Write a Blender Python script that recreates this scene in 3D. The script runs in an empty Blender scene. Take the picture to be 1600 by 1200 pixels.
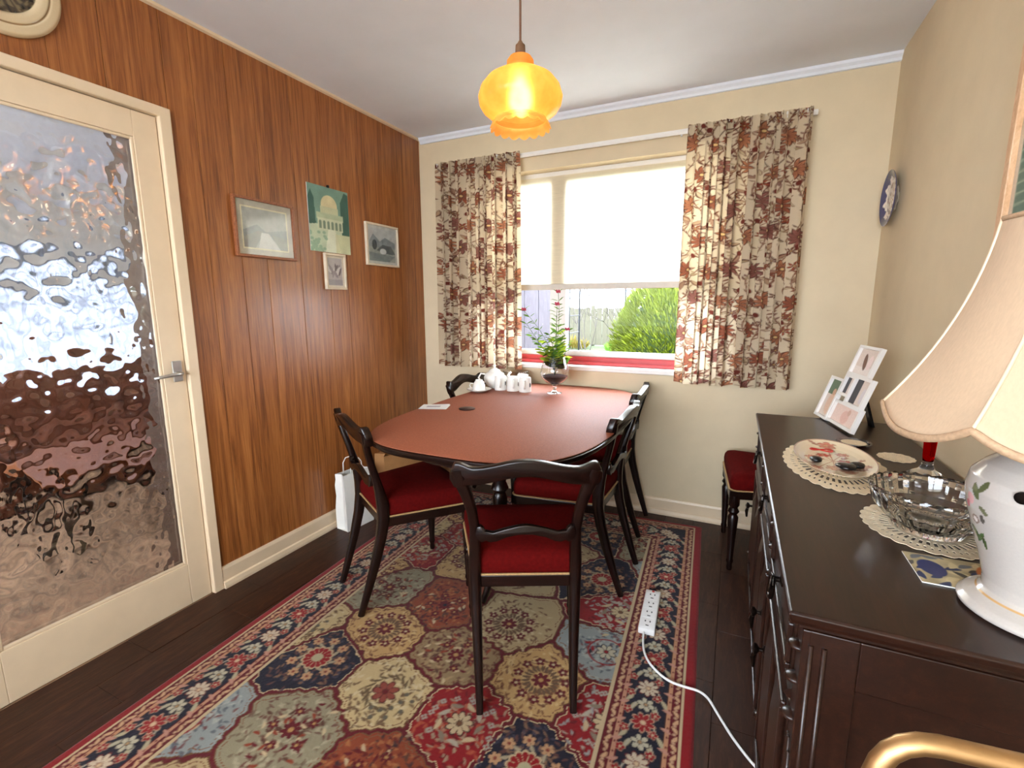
import bpy, bmesh, math, random
import numpy as np
from mathutils import Vector, Matrix

random.seed(7)
rng = np.random.default_rng(7)
PI = math.pi
scene = bpy.context.scene
COL = scene.collection

# ------------------------------------------------------------------ camera
YAW, PITCH, ROLL, CAM_H = .437724, .166168, -.0041786, 1.27
fw = Vector((-math.sin(YAW) * math.cos(PITCH), math.cos(YAW) * math.cos(PITCH), -math.sin(PITCH)))
rt0 = Vector((math.cos(YAW), math.sin(YAW), 0))
up0 = rt0.cross(fw)
rt = rt0 * math.cos(ROLL) + up0 * math.sin(ROLL)
up = up0 * math.cos(ROLL) - rt0 * math.sin(ROLL)
cam_d = bpy.data.cameras.new('camera')
cam_d.sensor_fit = 'HORIZONTAL'
cam_d.sensor_width = 36
cam_d.lens = 743.209 / 1600 * 36
cam_d.clip_start = .02
cam = bpy.data.objects.new('camera', cam_d)
COL.objects.link(cam)
m3 = Matrix((rt, up, -fw)).transposed()
cam.matrix_world = Matrix.Translation((0, 0, CAM_H)) @ m3.to_4x4()
scene.camera = cam

# ------------------------------------------------------------------ world and exposure
SKY = 9.0
world = bpy.data.worlds.new('overcast_sky')
scene.world = world
world.use_nodes = True
bg = world.node_tree.nodes['Background']
bg.inputs['Color'].default_value = (.84, .93, 1.04, 1)
bg.inputs['Strength'].default_value = SKY
scene.view_settings.view_transform = 'Standard'
scene.view_settings.look = 'None'
scene.view_settings.gamma = 1
scene.view_settings.use_curve_mapping = False
scene.view_settings.exposure = 1.25
cy = scene.cycles
cy.use_denoising = True
cy.max_bounces = 8
cy.diffuse_bounces = 4
cy.glossy_bounces = 5
cy.transmission_bounces = 8
cy.transparent_max_bounces = 12
cy.sample_clamp_indirect = 6
cy.caustics_reflective = False
cy.caustics_refractive = False

def portal(name, loc, rot, sx, sy):
    l = bpy.data.lights.new(name, 'AREA')
    l.shape = 'RECTANGLE'
    l.size, l.size_y = sx, sy
    l.cycles.is_portal = True
    o = bpy.data.objects.new(name, l)
    o.location = loc
    o.rotation_euler = rot
    COL.objects.link(o)

XL, YB, XR, ZC = -2.042, 2.879, .597, 2.379
YF = -1.9                       # wall behind the camera
WX0, WX1, WZ0, WZ1 = -1.57, -.06, .885, 2.085
portal('window_daylight', ((WX0 + WX1) / 2, YB + .2, (WZ0 + WZ1) / 2), (-PI / 2, 0, 0), WX1 - WX0, WZ1 - WZ0)
portal('back_fill_daylight', (-.7, YF - .12, 1.48), (PI / 2, 0, 0), 2.4, 1.46)  # serves the unseen fill window added behind the camera
portal('side_fill_daylight', (XL - .15, -1.25, 1.75), (0, -PI / 2, 0), .8, .7)  # serves the unseen window added to light the right wall
portal('lounge_daylight', (-6.12, 2.3, .95), (0, -PI / 2, 0), 1.5, 2.4)
portal('lounge_fill_daylight', (-4.1, -.72, 1.6), (PI / 2, 0, 0), 2.0, 1.1)  # serves the unseen opening added to brighten the lounge

# ------------------------------------------------------------------ helpers
def lin(c):
    if isinstance(c, str):
        c = [int(c[i:i + 2], 16) / 255 for i in (0, 2, 4)]
    else:
        c = [v / 255 for v in c]
    return tuple(v / 12.92 if v <= .04045 else ((v + .055) / 1.055) ** 2.4 for v in c)

MATS = {}
def new_mat(name):
    m = bpy.data.materials.new(name)
    m.use_nodes = True
    nt = m.node_tree
    nt.nodes.clear()
    out = nt.nodes.new('ShaderNodeOutputMaterial')
    MATS[name] = m
    return m, nt, out

def node(nt, typ, **kw):
    n = nt.nodes.new(typ)
    for k, v in kw.items():
        if k in n.inputs:
            n.inputs[k].default_value = v
        else:
            setattr(n, k, v)
    return n

def coords(nt, scale=(1, 1, 1), which='Object'):
    t = nt.nodes.new('ShaderNodeTexCoord')
    mp = nt.nodes.new('ShaderNodeMapping')
    mp.inputs['Scale'].default_value = scale
    nt.links.new(t.outputs[which], mp.inputs['Vector'])
    return mp.outputs['Vector']

def noise(nt, vec, scale, detail=4, rough=.55, dist=0):
    n = nt.nodes.new('ShaderNodeTexNoise')
    n.inputs['Scale'].default_value = scale
    n.inputs['Detail'].default_value = detail
    n.inputs['Roughness'].default_value = rough
    n.inputs['Distortion'].default_value = dist
    nt.links.new(vec, n.inputs['Vector'])
    return n.outputs['Fac']

def ramp(nt, fac, stops):
    r = nt.nodes.new('ShaderNodeValToRGB')
    el = r.color_ramp.elements
    while len(el) < len(stops):
        el.new(.5)
    for e, (p, c) in zip(el, stops):
        e.position = p
        e.color = (*c, 1)
    nt.links.new(fac, r.inputs['Fac'])
    return r.outputs['Color']

def bump(nt, fac, strength, dist, bsdf):
    b = nt.nodes.new('ShaderNodeBump')
    b.inputs['Strength'].default_value = strength
    b.inputs['Distance'].default_value = dist
    nt.links.new(fac, b.inputs['Height'])
    nt.links.new(b.outputs['Normal'], bsdf.inputs['Normal'])

def plain(name, c, rough=.5, metal=0, vary=.12, nscale=30, bmp=0, bscale=200, spec=.5, coat=0, sheen=0, stretch=(1, 1, 1)):
    """one colour with a fine mottled variation"""
    m, nt, out = new_mat(name)
    b = node(nt, 'ShaderNodeBsdfPrincipled', Roughness=rough, Metallic=metal)
    b.inputs['Specular IOR Level'].default_value = spec
    b.inputs['Coat Weight'].default_value = coat
    b.inputs['Coat Roughness'].default_value = .12
    b.inputs['Sheen Weight'].default_value = sheen
    c = lin(c)
    v = coords(nt, stretch)
    f = noise(nt, v, nscale, 5)
    lo = tuple(x * (1 - vary) for x in c)
    hi = tuple(min(1, x * (1 + vary)) for x in c)
    nt.links.new(ramp(nt, f, [(.3, lo), (.7, hi)]), b.inputs['Base Color'])
    if bmp:
        bump(nt, noise(nt, v, bscale, 3), bmp, .002, b)
    nt.links.new(b.outputs[0], out.inputs[0])
    return m

def wood(name, dark, mid, light, stretch, scale=6, rough=.35, coat=0, dist=.8, spec=.5, bmp=.1):
    m, nt, out = new_mat(name)
    b = node(nt, 'ShaderNodeBsdfPrincipled', Roughness=rough)
    b.inputs['Coat Weight'].default_value = coat
    b.inputs['Coat Roughness'].default_value = .15
    b.inputs['Specular IOR Level'].default_value = spec
    v = coords(nt, stretch)
    f1 = noise(nt, v, scale, 6, .6, dist)
    f2 = noise(nt, v, scale * 5, 4, .6, dist * .5)
    mx = node(nt, 'ShaderNodeMix', Factor=.35)
    nt.links.new(f1, mx.inputs['A'])
    nt.links.new(f2, mx.inputs['B'])
    f = mx.outputs['Result']
    nt.links.new(ramp(nt, f, [(.33, lin(dark)), (.5, lin(mid)), (.66, lin(light))]), b.inputs['Base Color'])
    bump(nt, f, bmp, .001, b)
    nt.links.new(b.outputs[0], out.inputs[0])
    return m

def painted(name, rough=.6, trans=0, bmp=0, bscale=300, coat=0, spec=.4, grain=.1, sheen=0):
    """colour comes from the mesh's own colour pattern (print, weave, glaze)"""
    m, nt, out = new_mat(name)
    a = nt.nodes.new('ShaderNodeAttribute')
    a.attribute_name = 'Col'
    v = coords(nt)
    f = noise(nt, v, bscale, 3)
    mx = node(nt, 'ShaderNodeMix', data_type='RGBA', blend_type='MULTIPLY')
    mx.inputs['Factor'].default_value = 1
    nt.links.new(a.outputs['Color'], mx.inputs[6])
    nt.links.new(ramp(nt, f, [(.3, (1 - grain,) * 3), (.7, (1, 1, 1))]), mx.inputs[7])
    c = mx.outputs[2]
    b = node(nt, 'ShaderNodeBsdfPrincipled', Roughness=rough)
    b.inputs['Coat Weight'].default_value = coat
    b.inputs['Coat Roughness'].default_value = .08
    b.inputs['Specular IOR Level'].default_value = spec
    b.inputs['Sheen Weight'].default_value = sheen
    nt.links.new(c, b.inputs['Base Color'])
    if bmp:
        bump(nt, f, bmp, .002, b)
    res = b.outputs[0]
    if trans:
        t = nt.nodes.new('ShaderNodeBsdfTranslucent')
        nt.links.new(c, t.inputs['Color'])
        ms = node(nt, 'ShaderNodeMixShader', Fac=trans)
        nt.links.new(res, ms.inputs[1])
        nt.links.new(t.outputs[0], ms.inputs[2])
        res = ms.outputs[0]
    nt.links.new(res, out.inputs[0])
    return m

def glass(name, c=(1, 1, 1), rough=0, ior=1.5, bmp=0, bscale=60):
    m, nt, out = new_mat(name)
    b = node(nt, 'ShaderNodeBsdfGlass', Roughness=rough, IOR=ior)
    v = coords(nt)
    f = noise(nt, v, bscale, 1)
    nt.links.new(ramp(nt, f, [(.2, tuple(x * .97 for x in c)), (.8, c)]), b.inputs['Color'])
    if bmp:
        bump(nt, f, bmp, .003, b)
    nt.links.new(b.outputs[0], out.inputs[0])
    return m

def thin_glass(name, tint=(1, 1, 1), refl=.035):
    m, nt, out = new_mat(name)
    t = node(nt, 'ShaderNodeBsdfTransparent')
    v = coords(nt)
    f = noise(nt, v, 4, 1)
    nt.links.new(ramp(nt, f, [(0, tuple(x * .98 for x in tint)), (1, tint)]), t.inputs['Color'])
    g = node(nt, 'ShaderNodeBsdfGlossy', Roughness=.01)
    lw = node(nt, 'ShaderNodeLayerWeight', Blend=.5)
    pw = node(nt, 'ShaderNodeMath', operation='POWER')
    pw.inputs[1].default_value = 4
    nt.links.new(lw.outputs['Facing'], pw.inputs[0])
    fr = node(nt, 'ShaderNodeMath', operation='MULTIPLY_ADD')
    fr.inputs[1].default_value = .6
    fr.inputs[2].default_value = refl
    nt.links.new(pw.outputs[0], fr.inputs[0])
    ms = nt.nodes.new('ShaderNodeMixShader')
    nt.links.new(fr.outputs[0], ms.inputs['Fac'])
    nt.links.new(t.outputs[0], ms.inputs[1])
    nt.links.new(g.outputs[0], ms.inputs[2])
    nt.links.new(ms.outputs[0], out.inputs[0])
    return m

def cloth_trans(name, c, trans=.5, nscale=60, stretch=(1, 1, 1), vary=.12, see=0):
    m, nt, out = new_mat(name)
    v = coords(nt, stretch)
    f = noise(nt, v, nscale, 5, .7)
    c = lin(c)
    cc = ramp(nt, f, [(.3, tuple(x * (1 - vary) for x in c)), (.7, tuple(min(1, x * (1 + vary)) for x in c))])
    d = node(nt, 'ShaderNodeBsdfDiffuse')
    t = node(nt, 'ShaderNodeBsdfTranslucent')
    nt.links.new(cc, d.inputs['Color'])
    nt.links.new(cc, t.inputs['Color'])
    ms = node(nt, 'ShaderNodeMixShader', Fac=trans)
    nt.links.new(d.outputs[0], ms.inputs[1])
    nt.links.new(t.outputs[0], ms.inputs[2])
    res = ms.outputs[0]
    if see:
        tr = node(nt, 'ShaderNodeBsdfTransparent')
        nt.links.new(cc, tr.inputs['Color'])
        m2 = node(nt, 'ShaderNodeMixShader', Fac=see)
        nt.links.new(res, m2.inputs[1])
        nt.links.new(tr.outputs[0], m2.inputs[2])
        res = m2.outputs[0]
    nt.links.new(res, out.inputs[0])
    return m

def emit(name, c, s):
    m, nt, out = new_mat(name)
    e = node(nt, 'ShaderNodeEmission', Strength=s)
    v = coords(nt)
    nt.links.new(ramp(nt, noise(nt, v, 10, 1), [(0, tuple(x * .98 for x in c)), (1, c)]), e.inputs['Color'])
    nt.links.new(e.outputs[0], out.inputs[0])
    return m

# ---- mesh building
class MB:
    def __init__(s):
        s.v, s.f = [], []
    def add(s, vs, fs):
        o = len(s.v)
        s.v += [tuple(p) for p in vs]
        s.f += [tuple(i + o for i in f) for f in fs]
        return s
    def box(s, x0, x1, y0, y1, z0, z1, bev=0):
        if bev <= 0:
            vs = [(x, y, z) for z in (z0, z1) for y in (y0, y1) for x in (x0, x1)]
            return s.add(vs, [(0, 2, 3, 1), (4, 5, 7, 6), (0, 1, 5, 4), (2, 6, 7, 3), (0, 4, 6, 2), (1, 3, 7, 5)])
        bm = bmesh.new()
        bmesh.ops.create_cube(bm, size=1, matrix=Matrix.Translation(((x0 + x1) / 2, (y0 + y1) / 2, (z0 + z1) / 2)) @ Matrix.Diagonal((x1 - x0, y1 - y0, z1 - z0, 1)))
        bmesh.ops.bevel(bm, geom=bm.edges[:], offset=bev, segments=2, affect='EDGES', profile=.5)
        vs = [v.co.copy() for v in bm.verts]
        bm.verts.index_update()
        fs = [[v.index for v in f.verts] for f in bm.faces]
        bm.free()
        return s.add(vs, fs)
    def lathe(s, prof, seg=32, c=(0, 0, 0), fn=None, closed=False):
        """profile of (r, z); fn(ang, i, r, z) -> (r, z) may modulate"""
        vs, fs = [], []
        n = len(prof)
        for i, (r, z) in enumerate(prof):
            for k in range(seg):
                a = 2 * PI * k / seg
                rr, zz = fn(a, i, r, z) if fn else (r, z)
                vs.append((c[0] + rr * math.cos(a), c[1] + rr * math.sin(a), c[2] + zz))
        m = n if closed else n - 1
        for i in range(m):
            j = (i + 1) % n
            for k in range(seg):
                l = (k + 1) % seg
                fs.append((i * seg + k, i * seg + l, j * seg + l, j * seg + k))
        if not closed:
            if prof[0][0] > 1e-5:
                fs.append(tuple(reversed(range(seg))))
            if prof[-1][0] > 1e-5:
                fs.append(tuple((n - 1) * seg + k for k in range(seg)))
        return s.add(vs, fs)
    def sweep(s, path, hw, hd=None, seg=8, power=2.0, side=None, cap=True):
        """tube along path; hw/hd half sizes (number or list); side = fixed sideways vector for hw"""
        n = len(path)
        P = [Vector(p) for p in path]
        hw = hw if isinstance(hw, (list, tuple)) else [hw] * n
        hd = hw if hd is None else (hd if isinstance(hd, (list, tuple)) else [hd] * n)
        vs, fs = [], []
        last = None
        for i in range(n):
            t = (P[min(i + 1, n - 1)] - P[max(i - 1, 0)]).normalized()
            if side is not None:
                a = Vector(side)
                a = (a - t * a.dot(t)).normalized()
            elif last is None:
                a = t.orthogonal().normalized()
            else:
                a = (last - t * last.dot(t)).normalized()
            last = a
            b = t.cross(a)
            for k in range(seg):
                g = 2 * PI * (k + .5) / seg
                cx, sx = math.cos(g), math.sin(g)
                px = math.copysign(abs(cx) ** (2 / power), cx)
                py = math.copysign(abs(sx) ** (2 / power), sx)
                vs.append(P[i] + a * px * hw[i] + b * py * hd[i])
        for i in range(n - 1):
            for k in range(seg):
                l = (k + 1) % seg
                fs.append((i * seg + k, i * seg + l, (i + 1) * seg + l, (i + 1) * seg + k))
        if cap:
            fs.append(tuple(reversed(range(seg))))
            fs.append(tuple((n - 1) * seg + k for k in range(seg)))
        return s.add(vs, fs)
    def prism(s, poly, axis, a, b, bend=None):
        """2D outline extruded along axis ('x','y','z') from a to b"""
        n = len(poly)
        def mk(p, t):
            q = {'x': (t, p[0], p[1]), 'y': (p[0], t, p[1]), 'z': (p[0], p[1], t)}[axis]
            return bend(q) if bend else q
        vs = [mk(p, a) for p in poly] + [mk(p, b) for p in poly]
        fs = [tuple(reversed(range(n))), tuple(range(n, 2 * n))]
        for i in range(n):
            j = (i + 1) % n
            fs.append((i, j, n + j, n + i))
        return s.add(vs, fs)
    def strip(s, rows):
        """grid of points rows[i][k] -> quads"""
        m = len(rows[0])
        vs = [p for r in rows for p in r]
        fs = [(i * m + k, i * m + k + 1, (i + 1) * m + k + 1, (i + 1) * m + k) for i in range(len(rows) - 1) for k in range(m - 1)]
        return s.add(vs, fs)
    def sphere(s, c, r, seg=16, rings=8, sc=(1, 1, 1)):
        vs, fs = [], []
        for i in range(rings + 1):
            t = PI * i / rings
            for k in range(seg):
                a = 2 * PI * k / seg
                vs.append((c[0] + r * sc[0] * math.sin(t) * math.cos(a), c[1] + r * sc[1] * math.sin(t) * math.sin(a), c[2] - r * sc[2] * math.cos(t)))
        for i in range(rings):
            for k in range(seg):
                l = (k + 1) % seg
                fs.append((i * seg + k, i * seg + l, (i + 1) * seg + l, (i + 1) * seg + k))
        return s.add(vs, fs)
    def build(s, name, mat, parent=None, smooth=None, bevel=0, fix=True, solid=0):
        me = bpy.data.meshes.new(name)
        bm = bmesh.new()
        bv = [bm.verts.new(p) for p in s.v]
        for f in s.f:
            try:
                bm.faces.new([bv[i] for i in f])
            except ValueError:
                pass
        bmesh.ops.remove_doubles(bm, verts=bm.verts[:], dist=1e-6)
        if fix:
            bmesh.ops.recalc_face_normals(bm, faces=bm.faces[:])
        if bevel:
            ed = [e for e in bm.edges if len(e.link_faces) == 2 and e.calc_face_angle(0) > .6]
            bmesh.ops.bevel(bm, geom=ed, offset=bevel, segments=2, affect='EDGES', profile=.5)
        bm.to_mesh(me)
        bm.free()
        me.materials.append(MATS[mat] if isinstance(mat, str) else mat)
        if smooth is not None:
            me.shade_smooth()
            if smooth < 3:
                me.set_sharp_from_angle(angle=smooth)
        o = bpy.data.objects.new(name, me)
        COL.objects.link(o)
        if parent is not None:
            o.parent = parent
        if solid:
            md = o.modifiers.new('thickness', 'SOLIDIFY')
            md.thickness = solid
            md.offset = 0
        return o

def tag(o, label, cat, group=None):
    o['label'] = label
    o['category'] = cat
    if group:
        o['group'] = group
    return o

def thing(name, label, cat, loc=(0, 0, 0), rz=0, group=None, rot=None):
    o = bpy.data.objects.new(name, None)
    o.empty_display_size = .05
    COL.objects.link(o)
    o.location = loc
    o.rotation_euler = rot if rot else (0, 0, rz)
    return tag(o, label, cat, group)

def struct(o, label=None, kind='structure'):
    o['kind'] = kind
    if label:
        o['label'] = label
    return o

def struct_empty(name, label):
    o = bpy.data.objects.new(name, None)
    COL.objects.link(o)
    return struct(o, label)

def copy_tree(o, parent=None):
    c = o.copy()
    COL.objects.link(c)
    c.parent = parent
    for ch in list(o.children):
        copy_tree(ch, c)
    return c

def grid_obj(name, P, col, mat, parent=None, smooth=True):
    """P (ny,nx,3) points, col (ny,nx,3) linear colours"""
    ny, nx = P.shape[:2]
    me = bpy.data.meshes.new(name)
    me.vertices.add(nx * ny)
    me.vertices.foreach_set('co', P.astype(np.float32).ravel())
    i = np.arange(nx * ny).reshape(ny, nx)
    q = np.stack([i[:-1, :-1], i[:-1, 1:], i[1:, 1:], i[1:, :-1]], -1).reshape(-1, 4)
    me.loops.add(q.size)
    me.loops.foreach_set('vertex_index', q.ravel().astype(np.int32))
    me.polygons.add(len(q))
    me.polygons.foreach_set('loop_start', np.arange(0, q.size, 4, dtype=np.int32))
    me.update(calc_edges=True)
    me.validate()
    if col is not None:
        a = me.color_attributes.new('Col', 'FLOAT_COLOR', 'POINT')
        a.data.foreach_set('color', np.concatenate([col, np.ones((ny, nx, 1))], -1).astype(np.float32).ravel())
    me.materials.append(MATS[mat])
    if smooth:
        me.shade_smooth()
    o = bpy.data.objects.new(name, me)
    COL.objects.link(o)
    if parent is not None:
        o.parent = parent
    return o

class Canvas:
    """a regular grid of colours in metres, drawn on like cloth print"""
    def __init__(s, W, H, res, base):
        s.nx, s.ny = max(3, int(round(W / res)) + 1), max(3, int(round(H / res)) + 1)
        s.W, s.H, s.res = W, H, res
        s.x = np.linspace(0, W, s.nx)
        s.y = np.linspace(0, H, s.ny)
        s.X, s.Y = np.meshgrid(s.x, s.y)
        s.c = np.empty((s.ny, s.nx, 3))
        s.c[:] = lin(base)
    def win(s, cx, cy, r):
        i0, i1 = np.searchsorted(s.x, [cx - r, cx + r])
        j0, j1 = np.searchsorted(s.y, [cy - r, cy + r])
        if i1 <= i0 or j1 <= j0:
            return None
        sl = (slice(j0, j1), slice(i0, i1))
        return sl, s.X[sl] - cx, s.Y[sl] - cy
    def put(s, sl, d, c, a=1.0):
        m = np.clip(d / s.res + .5, 0, 1)[..., None] * a
        s.c[sl] = s.c[sl] * (1 - m) + np.array(lin(c)) * m
    def disc(s, cx, cy, r, c, ry=None, rot=0, a=1.0):
        ry = ry or r
        w = s.win(cx, cy, max(r, ry) * 1.3)
        if w:
            sl, dx, dy = w
            u, v = dx * math.cos(rot) + dy * math.sin(rot), -dx * math.sin(rot) + dy * math.cos(rot)
            s.put(sl, (1 - np.hypot(u / r, v / ry)) * min(r, ry), c, a)
    def ring(s, cx, cy, r, w_, c, amp=0, n=0, a=1.0):
        w = s.win(cx, cy, r * 1.4 + w_)
        if w:
            sl, dx, dy = w
            rr = np.hypot(dx, dy) - (amp * np.cos(n * np.arctan2(dy, dx)) if n else 0)
            s.put(sl, w_ / 2 - np.abs(rr - r), c, a)
    def flower(s, cx, cy, r, n, c, cc, dark=None, rot=0, pinch=.5):
        w = s.win(cx, cy, r * 1.25)
        if not w:
            return
        sl, dx, dy = w
        rr, an = np.hypot(dx, dy), np.arctan2(dy, dx) - rot
        k = np.abs(np.cos(n / 2 * an))
        e = r * (pinch + (1 - pinch) * k ** .7)
        if dark:
            s.put(sl, e * 1.14 - rr, dark)
        s.put(sl, e - rr, c)
        if dark:
            s.put(sl, np.minimum(.25 - k, .8 - rr / r) * r * .5, dark, .7)
        s.disc(cx, cy, r * .27, dark or cc)
        s.disc(cx, cy, r * .2, cc)
    def daisy(s, cx, cy, r, n, c, cc, dark, rot=0):
        for q in range(n):
            a = rot + q * 2 * PI / n
            s.leaf(cx + .12 * r * math.cos(a), cy + .12 * r * math.sin(a), r * .98, r * .19, a, dark)
        for q in range(n):
            a = rot + q * 2 * PI / n
            s.leaf(cx + .15 * r * math.cos(a), cy + .15 * r * math.sin(a), r * .86, r * .125, a, c)
            s.stroke([(cx + .2 * r * math.cos(a), cy + .2 * r * math.sin(a)), (cx + .6 * r * math.cos(a + .1), cy + .6 * r * math.sin(a + .1))], r * .05, dark, .6)
        s.disc(cx, cy, r * .22, dark)
        s.disc(cx, cy, r * .14, cc)
    def leaf(s, cx, cy, L, wd, ang, c, a=1.0):
        w = s.win(cx + L / 2 * math.cos(ang), cy + L / 2 * math.sin(ang), L * .62)
        if not w:
            return
        sl = w[0]
        dx, dy = s.X[sl] - cx, s.Y[sl] - cy
        u = (dx * math.cos(ang) + dy * math.sin(ang)) / L
        v = -dx * math.sin(ang) + dy * math.cos(ang)
        hw = wd * np.sin(PI * np.clip(u, 0, 1)) ** .8
        s.put(sl, np.where((u > 0) & (u < 1), hw - np.abs(v - wd * .5 * np.sin(PI * u)), -1), c, a)
    def stroke(s, pts, wd, c, a=1.0):
        for (x0, y0), (x1, y1) in zip(pts[:-1], pts[1:]):
            w = s.win((x0 + x1) / 2, (y0 + y1) / 2, math.hypot(x1 - x0, y1 - y0) / 2 + wd * 2 + s.res)
            if not w:
                continue
            sl = w[0]
            dx, dy = s.X[sl] - x0, s.Y[sl] - y0
            ex, ey = x1 - x0, y1 - y0
            t = np.clip((dx * ex + dy * ey) / (ex * ex + ey * ey + 1e-12), 0, 1)
            s.put(sl, wd / 2 - np.hypot(dx - t * ex, dy - t * ey) + s.res * .2, c, a)
    def rect(s, x0, x1, y0, y1, c, a=1.0):
        s.put((slice(None), slice(None)), np.minimum(np.minimum(s.X - x0, x1 - s.X), np.minimum(s.Y - y0, y1 - s.Y)), c, a)
    def poly(s, pts, c, a=1.0):
        """filled convex or simple polygon"""
        ins = np.zeros(s.X.shape, bool)
        n = len(pts)
        for i in range(n):
            x0, y0 = pts[i]
            x1, y1 = pts[(i + 1) % n]
            if y0 == y1:
                continue
            cond = ((s.Y >= min(y0, y1)) & (s.Y < max(y0, y1)) & (s.X < (x1 - x0) * (s.Y - y0) / (y1 - y0) + x0))
            ins ^= cond
        s.c[ins] = s.c[ins] * (1 - a) + np.array(lin(c)) * a
    def blotch(s, amt, cell):
        """cloudy variation"""
        gx, gy = int(s.W / cell) + 3, int(s.H / cell) + 3
        g = rng.random((gy, gx))
        u, v = s.X / cell, s.Y / cell
        i, j = u.astype(int), v.astype(int)
        fu, fv = u - i, v - j
        fu, fv = fu * fu * (3 - 2 * fu), fv * fv * (3 - 2 * fv)
        n = (g[j, i] * (1 - fu) + g[j, i + 1] * fu) * (1 - fv) + (g[j + 1, i] * (1 - fu) + g[j + 1, i + 1] * fu) * fv
        s.c *= (1 + amt * (n * 2 - 1))[..., None]
        return n

# ------------------------------------------------------------------ materials
plain('cream_wall', (217, 199, 167), .75, vary=.03, nscale=8, bmp=.12, bscale=120, spec=.2)
plain('ceiling_paint', (232, 237, 246), .8, vary=.02, nscale=6, bmp=.05, bscale=90, spec=.2)
plain('cream_gloss', (226, 203, 172), .32, vary=.03, nscale=12)
plain('white_gloss', (236, 232, 226), .3, vary=.02, nscale=12)
plain('red_gloss', (186, 50, 50), .35, vary=.06, nscale=20)
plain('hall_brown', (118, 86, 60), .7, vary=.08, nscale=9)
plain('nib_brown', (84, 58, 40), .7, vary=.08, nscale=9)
plain('lounge_wall', (226, 223, 218), .8, vary=.03, nscale=6)
plain('lounge_carpet', (156, 122, 94), .9, vary=.55, nscale=5, bmp=.3)
wood('teak_panel', (100, 54, 24), (150, 90, 44), (178, 114, 60), (1, 15, .62), 2.2, .34, coat=.05, dist=1.4)
wood('floor_wood', (38, 19, 11), (54, 29, 18), (74, 44, 29), (9, 1.3, 1), 5, .45, coat=.03, spec=.25)
wood('mahogany', (13, 5, 3), (23, 9, 6), (36, 15, 10), (4, 4, 14), 3, .27, coat=.0, spec=.4)
wood('oak_dark', (30, 15, 9), (40, 20, 12), (52, 27, 17), (14, 1.5, 14), 4, .3, coat=.0, bmp=.04, spec=.42)
wood('frame_wood', (110, 60, 34), (146, 86, 52), (170, 110, 70), (20, 20, 20), 6, .4)
wood('pine_frame', (196, 150, 108), (216, 172, 130), (228, 190, 150), (10, 10, 3), 8, .45)
plain('velvet_red', (84, 9, 8), .9, vary=.18, nscale=90, bmp=.3, bscale=500, spec=.06)
plain('braid', (176, 140, 92), .7, vary=.2, nscale=220, bmp=.5, bscale=600)
plain('felt_brown', (150, 84, 58), .62, vary=.18, nscale=150, bmp=.6, bscale=380, spec=.34)
plain('black_metal', (18, 16, 15), .35, metal=.6, vary=.2)
plain('dark_handle', (40, 30, 24), .3, metal=.85, vary=.3, nscale=80)
plain('steel', (196, 194, 190), .3, metal=.9, vary=.05)
plain('brass', (196, 158, 110), .45, metal=1, vary=.12, nscale=25)
plain('porcelain', (240, 237, 230), .14, vary=.015, nscale=10, coat=.4)
plain('plastic_white', (238, 238, 238), .35, vary=.02)
plain('plastic_grey', (70, 70, 72), .4, vary=.05)
plain('paper_white', (234, 232, 226), .75, vary=.04, nscale=14)
plain('paper_brown', (168, 120, 72), .8, vary=.12, nscale=12)
plain('lace', (232, 214, 182), .85, vary=.1, nscale=160, bmp=.5, bscale=500)
plain('shade_silk', (200, 172, 142), .75, vary=.05, nscale=260, stretch=(1, 1, .15))
plain('shade_trim', (180, 148, 116), .7, vary=.15, nscale=200)
plain('bar_grey', (206, 196, 182), .5, vary=.05)
plain('pale_frame', (218, 202, 178), .45, vary=.08, nscale=30)
plain('cord_brown', (112, 78, 60), .6, vary=.1)
plain('soil', (34, 24, 20), .9, vary=.5, nscale=120, bmp=.8, bscale=150)
plain('stem_green', (72, 98, 48), .6, vary=.2)
cloth_trans('leaf_green', (104, 142, 58), .5, 40, vary=.3)
cloth_trans('leaf_lime', (176, 196, 66), .5, 40, vary=.25)
plain('petal_pink', (186, 60, 84), .6, vary=.2)
plain('obsidian', (14, 13, 16), .25, vary=.3)
plain('red_wire', (190, 40, 32), .4, vary=.1)
plain('leatherette', (54, 28, 22), .4, vary=.15)
plain('sofa_brown', (112, 62, 38), .6, vary=.2, nscale=14)
plain('fence_wood', (74, 71, 56), .85, vary=.25, nscale=10, stretch=(8, 8, 1))
plain('shed_wood', (96, 93, 104), .8, vary=.15, nscale=10, stretch=(8, 8, 1))
plain('post_white', (150, 150, 158), .6, vary=.06)
plain('paving', (206, 200, 190), .9, vary=.08, nscale=3)  # kept pale so the added ground out of view reflects daylight indoors
plain('lawn', (54, 64, 34), .95, vary=.3, nscale=3)
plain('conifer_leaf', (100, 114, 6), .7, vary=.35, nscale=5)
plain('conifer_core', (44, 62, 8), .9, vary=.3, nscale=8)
plain('twig', (70, 64, 58), .9, vary=.2)
plain('flower_yellow', (104, 92, 24), .8, vary=.3, nscale=6)
plain('iron', (44, 44, 48), .6, vary=.1)
cloth_trans('blind_cloth', (238, 228, 206), .55, 9, (1.2, 1, 26), .10, see=.03)
m_, nt_, out_ = new_mat('amber_glass')
f_ = noise(nt_, coords(nt_), 16, 4)
cc_ = ramp(nt_, f_, [(.3, lin((236, 158, 76))), (.7, lin((252, 182, 98)))])
d_ = node(nt_, 'ShaderNodeBsdfPrincipled', Roughness=.18)
t_ = node(nt_, 'ShaderNodeBsdfTranslucent')
q_ = node(nt_, 'ShaderNodeBsdfRefraction', Roughness=.6, IOR=1.22)
for n_ in (d_.inputs['Base Color'], t_.inputs['Color'], q_.inputs['Color']):
    nt_.links.new(cc_, n_)
a_ = node(nt_, 'ShaderNodeMixShader', Fac=.55)
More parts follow.
